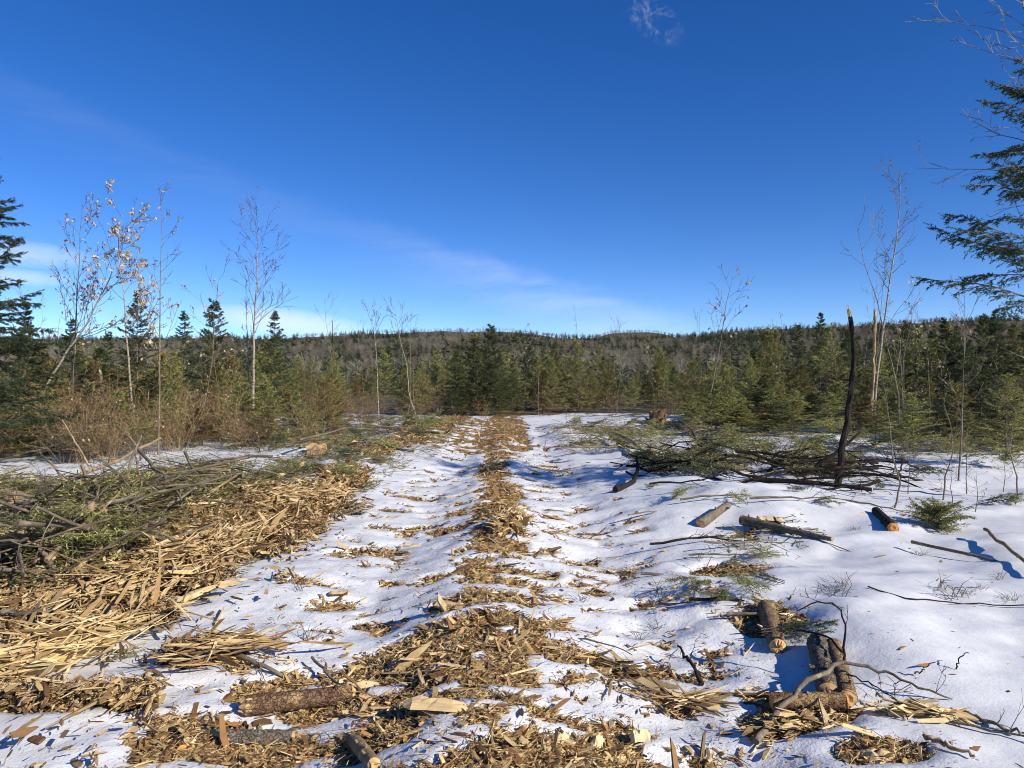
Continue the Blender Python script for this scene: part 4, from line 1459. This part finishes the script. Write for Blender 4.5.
def bough_proto(seed, mat='fir'):
    rg = np.random.default_rng(seed)
    root = empty('fir_bough', 'x', 'bough')
    tw, segs = [], []
    for k in range(3):
        d = unit(np.array([1, rg.normal(0, 0.35), rg.uniform(0.0, 0.25)]))
        spray(tw, segs, np.array([-0.3, 0, 0.03 + 0.03 * k]), d, rg.uniform(0.5, 0.8), 0.008, rg, 0.05, 0.24, 0.25, True)
    mb = MB()
    put_segs(mb, segs)
    mb.build('stem', M['twig'], root)
    nb = MB()
    needles(nb, tw, 7, 0.035, 0.009, rg, 0, 0.45)
    nb.build('needles', M[mat], root)
    return root


BOU = [Stock(bough_proto(700 + k, ('fir', 'fir', 'spruce')[k % 3])) for k in range(5)]
BL = {'L': ('green fir bough lying in the big brush heap left of the track', 'fir boughs in the left brush heap'),
      'F': ('green fir bough lying in the far slash where the track ends', 'fir boughs in the far slash'),
      'R': ('green fir bough lying about the dark brush pile under the snag', 'fir boughs about the right brush pile'),
      'S': ('small green fir bough lying flat on snow right of the track', 'fir boughs on the right snow')}


def put_bough(zone, x, y, s, dz=0.03, pitch=0.0):
    lab, grp = BL[zone]
    return BOU[rng.integers(0, 5)].put((x, y, H1(x, y) + dz), 0, s, lab, grp, rot=(rng.normal(0, 0.25), pitch + rng.normal(0, 0.15), rng.uniform(0, 6.28)))


for _ in range(30):
    y = rng.uniform(5.2, 8.8)
    put_bough('L', rng.uniform(-0.75 * y, -3.0), y, rng.uniform(0.7, 1.2), rng.uniform(0.02, 0.2))
for _ in range(16):
    put_bough('L', rng.uniform(-4.2, -2.2), rng.uniform(8.8, 14), rng.uniform(0.5, 0.9), rng.uniform(0.02, 0.10))
for _ in range(70):
    if rng.random() < 0.3:
        x, y = rng.uniform(-4.8, -2.2), rng.uniform(14.5, 24)
    else:
        x, y = rng.uniform(1.4, 9.5), rng.uniform(14.5, 25)
    put_bough('F', x, y, rng.uniform(0.8, 1.4), rng.uniform(0.03, 0.3))
for _ in range(22):
    put_bough('R', rng.uniform(2.2, 6.2), rng.normal(12.9, 1.0), rng.uniform(0.7, 1.4), rng.uniform(0.03, 0.25))
for px, py in ((735, 570), (700, 590), (745, 590), (770, 585), (720, 605), (760, 560), (680, 500), (825, 505), (745, 545), (790, 640), (880, 490), (650, 490), (925, 470), (995, 505), (1015, 505), (800, 492), (740, 505)):
    g = at(px, py)
    put_bough('S', g[0], g[1], rng.uniform(0.35, 0.6), 0.02)

g = at(938, 530)
sh = conifer('fir_seedling', 'small rounded fir top half buried in the snow near a cut log', 'fir top', 0.40, 0.40, 5, 14, 0.02, 0.75, 1.1, 2.2, 750, 'fir', sp=0.035, tl=0.12, per=6, nl=0.03, w=0.011, power=0.3, bark='bark_dark')
sh.location = g - UP * 0.05
sh.scale = (0.85, 0.85, 0.62)
for px, py in ((968, 532), (50, 478)):
    pass


# ------------------------------------------------------------------ logs and the larger pieces
def log(label, p0, p1, r, bark, cut, seed, name='log', rough=0.06, taper=0.9, bend=0.0, n=14, cat='log', ragged=0.0):
    rg = np.random.default_rng(seed)
    p0, p1 = np.asarray(p0, float), np.asarray(p1, float)
    root = empty(name, label, cat, p0)
    k = 44
    n = 30
    t = np.linspace(0, 1, k)
    Q = p0 + (p1 - p0) * t[:, None]
    Q[:, 2] += bend * np.sin(t * PI)
    rr = r * np.linspace(1, taper, k) * (1 + .03 * np.sin(t * 5 + seed) + rg.normal(0, .008, k))
    mb = MB()
    mb.tube(Q, rr, n, cap=False, rough=rough * .5, rg=rg)
    for _ in range(3):
        i = rg.integers(1, k - 1)
        d = unit(rg.normal(0, 1, 3) + UP)
        mb.tube([Q[i], Q[i] + d * r * 1.1, Q[i] + d * r * 1.5], [r * 0.3, r * 0.22, r * 0.15], 6)
    mb.build('bark', M[bark], root, p0, smooth=True)
    ax = unit(p1 - p0)
    u = unit(np.cross(ax, UP + np.array([0.01, 0, 0])))
    w = np.cross(ax, u)
    for c, rad, s in ((Q[0], rr[0], -1), (Q[-1], rr[-1], 1)):
        e = MB()
        a = np.arange(n) * 2 * PI / n
        ring = c + rad * 0.985 * (np.cos(a)[:, None] * u + np.sin(a)[:, None] * w) * rg.uniform(0.95, 1.0, (n, 1))
        mid = c + rad * 0.5 * (np.cos(a)[:, None] * u + np.sin(a)[:, None] * w) + ax * s * (0.012 + ragged * rg.uniform(0, 1, (n, 1)))
        back = ring - ax * s * 0.03
        V = np.vstack([back, ring, mid, [c + ax * s * (0.006 + ragged * 0.5)]])
        j = np.arange(n)
        j2 = (j + 1) % n
        e.add(V, np.vstack([np.stack([j, j2, n + j2, n + j], 1), np.stack([n + j, n + j2, 2 * n + j2, 2 * n + j], 1)]))
        e.f.append((np.stack([2 * n + j, 2 * n + j2, np.full(n, 3 * n)], 1), 0))
        e.build('cut_end', M[cut], root, p0)
    return root


def gl(px, py, dz):
    p = at(px, py)
    p[2] += dz
    return p


log('barky pulpwood log lying side by side with a peeled log, the darker of the pair', gl(818, 648, .03), gl(829, 708, .035), 0.060, 'bark_rough', 'cut', 801)
log('half peeled tan log lying close against the darker barky log', gl(833, 650, .025), gl(848, 712, .025), 0.048, 'bark_peel', 'cut', 802)
log('reddish log lying across the lower ends of the paired logs', gl(772, 722, .10), gl(846, 720, .09), 0.044, 'red_bark', 'cut_orange', 803)
log('stubby round log chunk with tan bark in the chips left of the paired logs', gl(766, 612, .03), gl(778, 652, .03), 0.056, 'bark_peel', 'cut', 804, ragged=0.03)
log('dark log with an orange cut end poking out of the snow drift', gl(893, 531, .03), gl(876, 513, .02), 0.05, 'bark_dark', 'cut_orange', 805)
log('grey log with an orange broken end on top of the left brush heap', P(18, 500, 7.2), P(96, 510, 7.5), 0.058, 'bark_grey', 'cut_orange', 806, ragged=0.06)
log('thick reddish barked split log lying across chips at the bottom of the track', gl(246, 716, .05), gl(352, 704, .05), 0.048, 'red_bark', 'cut', 807, ragged=0.03)
log('grey barked short log lying in front of the reddish split log', gl(224, 748, .045), gl(292, 742, .045), 0.042, 'bark_rough', 'cut', 808)
log('small dark round billet on the snow with its orange cut face showing', gl(182, 757, .03), gl(172, 738, .03), 0.026, 'bark_dark', 'cut_orange', 809)
log('tan peeled log piece lying at an angle on chips by the bottom edge', gl(352, 742, .03), gl(374, 772, .03), 0.032, 'bark_tan', 'cut', 810)
log('grey weathered trunk on the snow drift with a stub branch, right of the track', gl(742, 527, .07), gl(832, 545, .05), 0.050, 'bark_rough', 'cut', 811, taper=0.4)
log('short split tan log on the crest of the snow drift', gl(700, 527, .03), gl(728, 513, .09), 0.055, 'bark_grey', 'cut', 812, taper=0.7)
log('dark fallen trunk stretched along the base of the dark brush pile', gl(752, 484, .06), gl(872, 494, .06), 0.042, 'bark_dark', 'wood', 813, taper=0.6, bend=0.03)
log('brown log butt lying on the chip bank beside a blond fibre heap', gl(330, 484, .06), gl(268, 482, .08), 0.06, 'bark_grey', 'cut', 815, taper=0.6)


def slab(label, px, py, L, Wd, T, yaw, seed, mat='wood', pitch=0.03, dz=0.02, name='wood_chunk'):
    rg = np.random.default_rng(seed)
    n, m = 9, 5
    mb = MB()
    xs = np.linspace(-.5, .5, n)
    top = []
    for i in range(n):
        e = min((xs[i] + .5) * 5 + .45, (.5 - xs[i]) * 4 + .3, 1)
        for j in range(m):
            v = j / (m - 1) - .5
            top.append([xs[i] * L + rg.normal(0, .012) * L, v * Wd * e + rg.normal(0, .02) * Wd, T * (1 - 3 * v * v) * e * rg.uniform(.75, 1.1)])
    top = np.array(top)
    bot = top * np.array([1, 1, 0]) - np.array([0, 0, T * .3])
    q = []
    for i in range(n - 1):
        for j in range(m - 1):
            a = i * m + j
            q += [[a, a + m, a + m + 1, a + 1], [n * m + a, n * m + a + 1, n * m + a + m + 1, n * m + a + m]]
    for i in range(n - 1):
        for j in (0, m - 1):
            a = i * m + j
            q.append([a, a + m, n * m + a + m, n * m + a] if j else [a + m, a, n * m + a, n * m + a + m])
    for j in range(m - 1):
        a, b = j, (n - 1) * m + j
        q += [[a, a + 1, n * m + a + 1, n * m + a], [b + 1, b, n * m + b, n * m + b + 1]]
    mb.add(top, q)
    o = mb.build(name, M[mat])
    g = at(px, py)
    o.location = g + UP * dz
    o.rotation_euler = (rg.normal(0, .1), pitch, yaw)
    return tag(o, label, 'wood piece', kind='thing')


slab('big pale wood slab with a rounded face lying in the middle of the track', 437, 716, 0.30, 0.085, 0.05, -0.12, 851)
slab('bright blond split plank leaning over the reddish split log', 345, 700, 0.34, 0.07, 0.03, 0.2, 852, pitch=-0.1, dz=0.05)
slab('flat tan slab partly under chips higher up the middle strip', 455, 612, 0.34, 0.10, 0.04, -0.5, 853)
slab('flat orange brown chip on the bare snow of the left lane', 340, 602, 0.16, 0.09, 0.02, 0.3, 854)
slab('square ended blond billet standing in the middle strip chips', 428, 588, 0.20, 0.11, 0.06, 1.2, 855, pitch=-0.25, dz=0.0)
slab('tan curved bark slab lying on the bottom edge of the snow right of the logs', 885, 765, 0.20, 0.09, 0.045, 0.4, 856, 'wood')
slab('blond chunk in the chips just above the paired logs', 830, 650, 0.12, 0.06, 0.03, 0.4, 857)
slab('pale flat chip alone on the crest of the drift', 770, 524, 0.32, 0.14, 0.05, 0.1, 858)
slab('square tan chip on the snow in the bottom left corner', 85, 708, 0.13, 0.07, 0.02, 0.5, 859)
slab('brown torn bark slab under the reddish split log', 210, 722, 0.22, 0.08, 0.025, 0.1, 860, 'red_bark')
slab('weathered flat slab at the left lower end of the shredded bank', 25, 655, 0.3, 0.16, 0.05, 1.3, 861)
slab('broad blond slab tilted up at the left end of the shredded bank', 75, 612, 0.42, 0.10, 0.04, 1.1, 862, pitch=-0.12, dz=0.06)
slab('wide pale plank lying along the shredded bank near the snow lane', 170, 612, 0.9, 0.10, 0.04, 1.25, 863, pitch=-0.05, dz=0.05)
for k, (px, py, yw) in enumerate(((640, 745, .3), (597, 742, 1.2), (560, 748, .8))):
    slab(('dark chip cluster piece on snow right of the middle strip', 'lumpy brown chunk standing in snow beside a footprint', 'pointed brown chunk at the edge of the middle strip')[k], px, py, 0.10, 0.06, 0.05, yw, 870 + k, 'chips')


def shredded(label, px, py, L, nfib, yaw, seed, rad=0.16, name='shredded_trunk', mat='wood'):
    """a trunk torn into long fibres"""
    rg = np.random.default_rng(seed)
    mb = MB()
    n = int(nfib * 2.2)
    c = np.column_stack([rg.normal(0, L * .26, n), rg.normal(0, rad * .6, n), np.zeros(n)])
    c[:, 2] = rad * .75 * np.exp(-(c[:, 1] / rad) ** 2 - (c[:, 0] / (L * .5)) ** 2) * rg.uniform(.5, 1.15, n)
    ll = np.clip(rg.lognormal(math.log(.22), .55, n), .05, L * .55)
    V, F = splinters(c, rg.normal(0, .38, n), rg.normal(-.05, .22, n), ll, rg.lognormal(math.log(.013), .65, n), rg.uniform(.003, .009, n), rg)
    mb.add(V, F)
    if mat == 'wood':
        mb.tube([[-L * .4, 0, -.02], [0, 0.01, .0], [L * .38, 0, -.02]], [rad * .3, rad * .5, rad * .25], 9, rough=.12, rg=rg)
    o = mb.build(name, M[mat])
    g = at(px, py)
    o.location = g + UP * (0.09 if px < 400 else 0.01)
    o.rotation_euler = (0, 0, yaw)
    return tag(o, label, 'shredded trunk')


shredded('long trunk torn into blond fibres running along the left bank', 165, 582, 2.2, 260, PI / 2 - .05, 881, 0.24)
shredded('second torn trunk of pale fibres nearer the snow lane, left bank', 225, 558, 1.8, 190, PI / 2 + .1, 882, 0.2)
shredded('blond heap of fibres piled near the log in the left lane far end', 282, 512, 0.9, 120, 1.2, 883, 0.25)
shredded('tan fibre heap on the left lane edge beyond the blond heap', 325, 503, 0.8, 90, 1.3, 884, 0.18)
shredded('small sawdust pale heap on the middle strip ridge', 506, 528, 0.75, 120, 1.45, 885, 0.16)
shredded('flattened brown fibre bundle at the lower left of the bank', 60, 668, 1.0, 150, 1.2, 886, 0.18)
shredded('trampled fibre bundle in the snow of the left lane', 225, 668, .55, 60, .5, 887, 0.12, mat='chips')
shredded('bundle of fanned bark strips on the snow right of the middle strip', 610, 672, .6, 40, 2.4, 888, 0.07, mat='chips')
shredded('ragged fibre bundle lying below the paired logs', 800, 735, .32, 60, 0.3, 889, 0.10, mat='chips')
shredded('torn bark strips stretching over the snow toward the paired logs', 690, 706, 0.55, 34, -.15, 890, 0.05, mat='chips')
shredded('split branch end of tan fibres on the open snow right of the logs', 920, 716, 0.34, 26, -.3, 891, 0.05)


def stump(label, px, py, r, h, seed, mat='cut_orange', bark='bark_dark'):
    rg = np.random.default_rng(seed)
    g = at(px, py)
    root = empty('stump', label, 'stump', g)
    n = 14
    a = np.arange(n) * 2 * PI / n
    mb = MB()
    prof = ((-.06, 1.5), (.1 * h, 1.25), (.5 * h, 1.02), (h, 1.0))
    rings = [np.column_stack([np.cos(a) * r * f * rg.uniform(.78, 1.22, n), np.sin(a) * r * f * rg.uniform(.78, 1.22, n), np.full(n, z)]) for z, f in prof]
    rings[-1][:, 2] += rg.normal(0, .2 * h, n)
    V = np.vstack(rings)
    q = [[i * n + j, i * n + (j + 1) % n, (i + 1) * n + (j + 1) % n, (i + 1) * n + j] for i in range(3) for j in range(n)]
    mb.add(V, q)
    for _ in range(7):
        b = rg.uniform(0, 6.28)
        d = np.array([math.cos(b), math.sin(b), 0])
        mb.tube([d * r * .9 + UP * h * .3, d * r * 1.5 + UP * h * rg.uniform(.05, .5), d * r * rg.uniform(1.7, 2.3) + UP * h * rg.uniform(-.1, .7)], [r * .22, r * .14, r * .05], 6, rough=.1, rg=rg)
    mb.build('bark', M[bark], root)
    e = MB()
    e.fan(rings[-1] * np.array([1, 1, 1.0]) + np.array([0, 0, .004]), np.array([0, 0, h * 1.05]))
    e.build('cut_top', M[mat], root)
    return root


stump('low blond topped stump in the snow left of the far track', 350, 452, 0.22, 0.16, 901, 'cut', 'red_bark')
stump('brown upturned stump on the snow ridge right of the track end', 658, 424, 0.26, 0.42, 902, 'red_bark', 'red_bark')
stump('squat pale stump in the brush at the far left of the track end', 316, 455, 0.18, 0.18, 903, 'cut', 'bark_tan')


# ------------------------------------------------------------------ long sticks and twigs drawn one by one
def stick(label, pts, r0, r1, mat, seed, side=0, name='stick', cat='stick', sl=0.3, n=7):
    rg = np.random.default_rng(seed)
    pts = np.asarray(pts, float)
    L = np.concatenate([[0], np.cumsum(np.linalg.norm(np.diff(pts, axis=0), axis=1))])
    s = np.linspace(0, L[-1], 14)
    Q = np.column_stack([np.interp(s, L, pts[:, k]) for k in range(3)])
    Q[1:-1] = 0.25 * Q[:-2] + 0.5 * Q[1:-1] + 0.25 * Q[2:]
    Q[1:-1] += rg.normal(0, 0.004 + r0 * .12, (12, 3))
    mb = MB()
    mb.tube(Q, np.linspace(r0, r1, 14) * rg.uniform(.92, 1.08, 14), n, rough=.06, rg=rg)
    segs, tips = [], []
    for _ in range(side):
        i = rg.integers(4, 13)
        grow(segs, tips, Q[i], unit(Q[i] - Q[i - 1] + rg.normal(0, .8, 3)), sl * rg.uniform(.4, 1), max(r1 * .6, .0025), 1, rg, 0, 3)
    put_segs(mb, [(a, b, max(q0, .0018), max(q1, .0012)) for a, b, q0, q1 in segs])
    o = mb.build(name, M[mat], None, Q[0], smooth=True)
    return tag(o, label, cat)


def A(px, py, f=0.97):
    return P(px, py, at(px, py)[1] * f)


def G(px, py, dz=0.02):
    return gl(px, py, dz)


YL = at(843, 664)[1] * 0.95
stick('long stripped pale branch slanting up and away over the left brush heap', [P(-20, 532, 6.6), P(34, 495, 7.6), P(80, 474, 8.6), P(118, 461, 9.6), P(160, 438, 11.0)], 0.032, 0.018, 'bark_tan', 921, 3)
stick('upright pale stake standing in front of the left brush heap', [P(84, 596, 5.55), P(86, 565, 5.5), P(88, 535, 5.5), P(91, 502, 5.5)], 0.034, 0.024, 'bark_tan', 922)
stick('leaning grey fork stub beside the upright pale stake', [P(68, 622, 5.0), P(57, 590, 5.05), P(50, 565, 5.1), P(40, 548, 5.15)], 0.028, 0.016, 'bark_grey', 923, 1)
stick('pale broken stub leaning at the far left of the brush heap', [P(6, 592, 5.4), P(14, 565, 5.45), P(30, 543, 5.5)], 0.03, 0.024, 'bark_tan', 924)
stick('long thin grey branch crossing the left heap toward the snow strip', [P(92, 552, 6.2), P(125, 535, 6.5), P(150, 517, 6.8), P(180, 494, 7.2)], 0.024, 0.014, 'bark_pale', 925, 3)
stick('short splintered post leaning at the top of the torn trunk', [P(197, 565, 6.3), P(200, 545, 6.3), P(203, 531, 6.3)], 0.028, 0.02, 'bark_tan', 926)
stick('straight thin pole lying flat across the upper brush heap', [P(-10, 523, 6.9), P(60, 519, 7.0), P(130, 513, 7.3), P(215, 508, 7.8)], 0.014, 0.010, 'bark_pale', 927, 2)
stick('pale pole lying low at the front of the brush heap', [A(-15, 612, .93), A(20, 613, .93), A(62, 611, .93)], 0.016, 0.013, 'bark_grey', 928)
stick('long smooth stick slanting across the lower shredded bank', [G(-10, 648, .08), G(60, 632, .09), G(130, 622, .06)], 0.02, 0.014, 'bark_tan', 929)
stick('tilted dead stem leaning left over the snow strip behind the heap', [P(97, 480, 13), P(80, 450, 13.3), P(62, 420, 13.6)], 0.018, 0.012, 'bark_tan', 930, 2)
stick('fallen orange brown stem leaning in the bushes behind the snow strip', [P(82, 452, 15.5), P(92, 415, 15.5), P(98, 405, 15.5)], 0.018, 0.012, 'bark_tan', 931)
stick('grey fallen stem lying over the snow in front of the left bushes', [P(-20, 464, 14.5), P(30, 452, 14.7), P(72, 440, 15)], 0.02, 0.012, 'bark_pale', 932, 2)
stick('dark crooked stick on the snow strip behind the heap', [G(85, 487), G(120, 480, .1), G(157, 469, .12)], 0.014, 0.008, 'bark_dark', 933, 4)
stick('thick bent pale branch leaning out from the paired logs', [A(756, 742, .99), A(782, 708, .96), A(808, 680, .94), A(843, 662, .92)], 0.017, 0.011, 'bark_pale', 934)
stick('thin bent twig running from the paired logs over the snow', [A(842, 662, .92), A(880, 671, .95), A(922, 689, .97), A(952, 699, .995)], 0.009, 0.004, 'bark_grey', 935, 4, sl=.2)
stick('arched dark twig standing above the paired logs', [P(843, 664, YL), P(845, 640, YL), P(846, 622, YL), P(840, 608, YL + .03), P(831, 601, YL + .06), P(812, 603, YL + .1), P(797, 611, YL + .14)], 0.007, 0.003, 'bark_dark', 936, 3, sl=.15)
stick('dark twig curving over the chips left of the paired logs', [A(842, 652, .94), A(832, 638, .95), A(815, 632, .96), A(788, 629, .97), A(762, 606, .99)], 0.007, 0.003, 'bark_dark', 937, 4, sl=.15)
stick('thin twig lying bent over the snow beside the barky logs', [A(846, 674, .95), A(870, 682, .96), A(895, 697, .97), A(908, 720, .995)], 0.004, 0.002, 'bark_dark', 938, 3, sl=.2)
stick('brown dead stick lying on the snow right of the split branch end', [G(950, 713), G(985, 724), G(1020, 738)], 0.012, 0.006, 'bark_grey', 939, 3, sl=.1)
stick('tan stick poking from the torn chunk at the bottom right', [G(925, 742, .03), G(950, 752, .02), G(975, 761)], 0.012, 0.006, 'bark_tan', 940)
stick('straight pale stem lying on the snow at the right edge', [G(985, 538, .08), G(1005, 553, .06), G(1040, 580, .05)], 0.017, 0.013, 'bark_tan', 941)
stick('thin dark strand standing in for a long shadow line on the open right snow', [G(868, 588, .01), G(905, 600, .012), G(950, 605, .012), G(1040, 607, .012)], 0.005, 0.004, 'bark_dark', 942)  # dark strand added in place of a long cast shadow line
stick('grey stick lying across the chips above the reddish split log', [G(312, 668, .06), G(332, 690, .06), G(352, 712, .05)], 0.008, 0.007, 'bark_grey', 943)
stick('long bent grey branch across the snowy left lane', [G(205, 662, .05), G(240, 667, .05), G(270, 676, .04), G(290, 682, .02)], 0.018, 0.009, 'bark_pale', 944, 2)
stick('dark forked stick standing in the snow right of the middle strip', [A(702, 684, .995), A(695, 668, .97), A(678, 646, .95)], 0.013, 0.006, 'bark_dark', 945, 1, sl=.15)
stick('curled dark branch in the blue shade beside the drift', [G(615, 493, .05), G(632, 490, .10), G(638, 480, .15), G(637, 472, .28)], 0.04, 0.02, 'bark_dark', 946)
stick('arching dead branch over the dark brush pile', [P(762, 482, 12.4), P(768, 470, 12.4), P(785, 462, 12.5), P(808, 456, 12.6)], 0.035, 0.015, 'bark_dark', 947, 5)
stick('leaning dark bough propped against the blackened snag', [P(788, 484, 11.9), P(812, 468, 11.8), P(836, 452, 11.7), P(860, 432, 11.7)], 0.045, 0.015, 'bark_dark', 948, 4)
stick('upright stub branch on the weathered grey trunk drift', [P(787, 538, 7.3), P(780, 525, 7.3), P(774, 518, 7.3)], 0.018, 0.010, 'bark_dark', 949)
stick('pale log pole slanting down the slash right of the track end', [G(612, 441, .25), G(628, 448, .22), G(642, 458, .18)], 0.055, 0.035, 'bark_tan', 950)
stick('thin curved twig tip sticking out of the open snow', [A(956, 669, .998), A(958, 660, .97), A(963, 655, .96), A(969, 653, .955)], 0.004, 0.002, 'bark_dark', 951)
stick('thin straight weed stalk leaning in the open snow', [A(915, 674, .998), A(925, 668, .98), A(936, 662, .965)], 0.004, 0.002, 'bark_dark', 952)


# grass and weeds poking out of the snow
def tuft_proto(seed, n, h, mat, wd):
    rg = np.random.default_rng(seed)
    p0, p1, r0, r1 = [], [], [], []
    for _ in range(n):
        a = rg.uniform(0, 6.28)
        b = np.array([rg.normal(0, .03), rg.normal(0, .03), -.01])
        d = unit(np.array([math.cos(a), math.sin(a), rg.uniform(.5, 2.2)]))
        m = b + d * h * rg.uniform(.3, .6)
        d2 = unit(d + np.array([math.cos(a), math.sin(a), -.6]) * rg.uniform(.2, .9))
        p0 += [b, m]
        p1 += [m, m + d2 * h * rg.uniform(.3, .6)]
        r0 += [wd, wd * .8]
        r1 += [wd * .8, wd * .3]
    mb = MB()
    mb.prisms(p0, p1, r0, r1)
    return tag(mb.build('grass_tuft', M[mat]), 'x', 'grass tuft')


TUF = [Stock(tuft_proto(960, 14, .16, 'tan_leaf', .0025)), Stock(tuft_proto(961, 8, .22, 'slash', .003)), Stock(tuft_proto(962, 20, .12, 'slash', .002))]
for px, py in ((980, 588), (968, 594), (955, 598), (943, 590), (832, 593), (842, 586), (1000, 580), (120, 705), (335, 712), (660, 600), (700, 560), (610, 545), (580, 600), (430, 520), (440, 500), (640, 640), (655, 628),
               (300, 590), (310, 640), (470, 470), (585, 470), (920, 555), (855, 530), (1010, 600)):
    g = at(px, py)
    TUF[rng.integers(0, 3)].put(g, rng.uniform(0, 6), rng.uniform(.5, 1.0), 'small dry grass tuft poking through the snow', 'grass tufts in the snow')

# prototypes nobody placed would float at the origin: drop them
for pool in (FIR, SPR, YEL, SAP, BUSH, SPL, BOU, TUF, *BR.values()):
    for s in pool:
        if not s.used:
            for c in list(s.root.children):
                bpy.data.objects.remove(c)
            bpy.data.objects.remove(s.root)
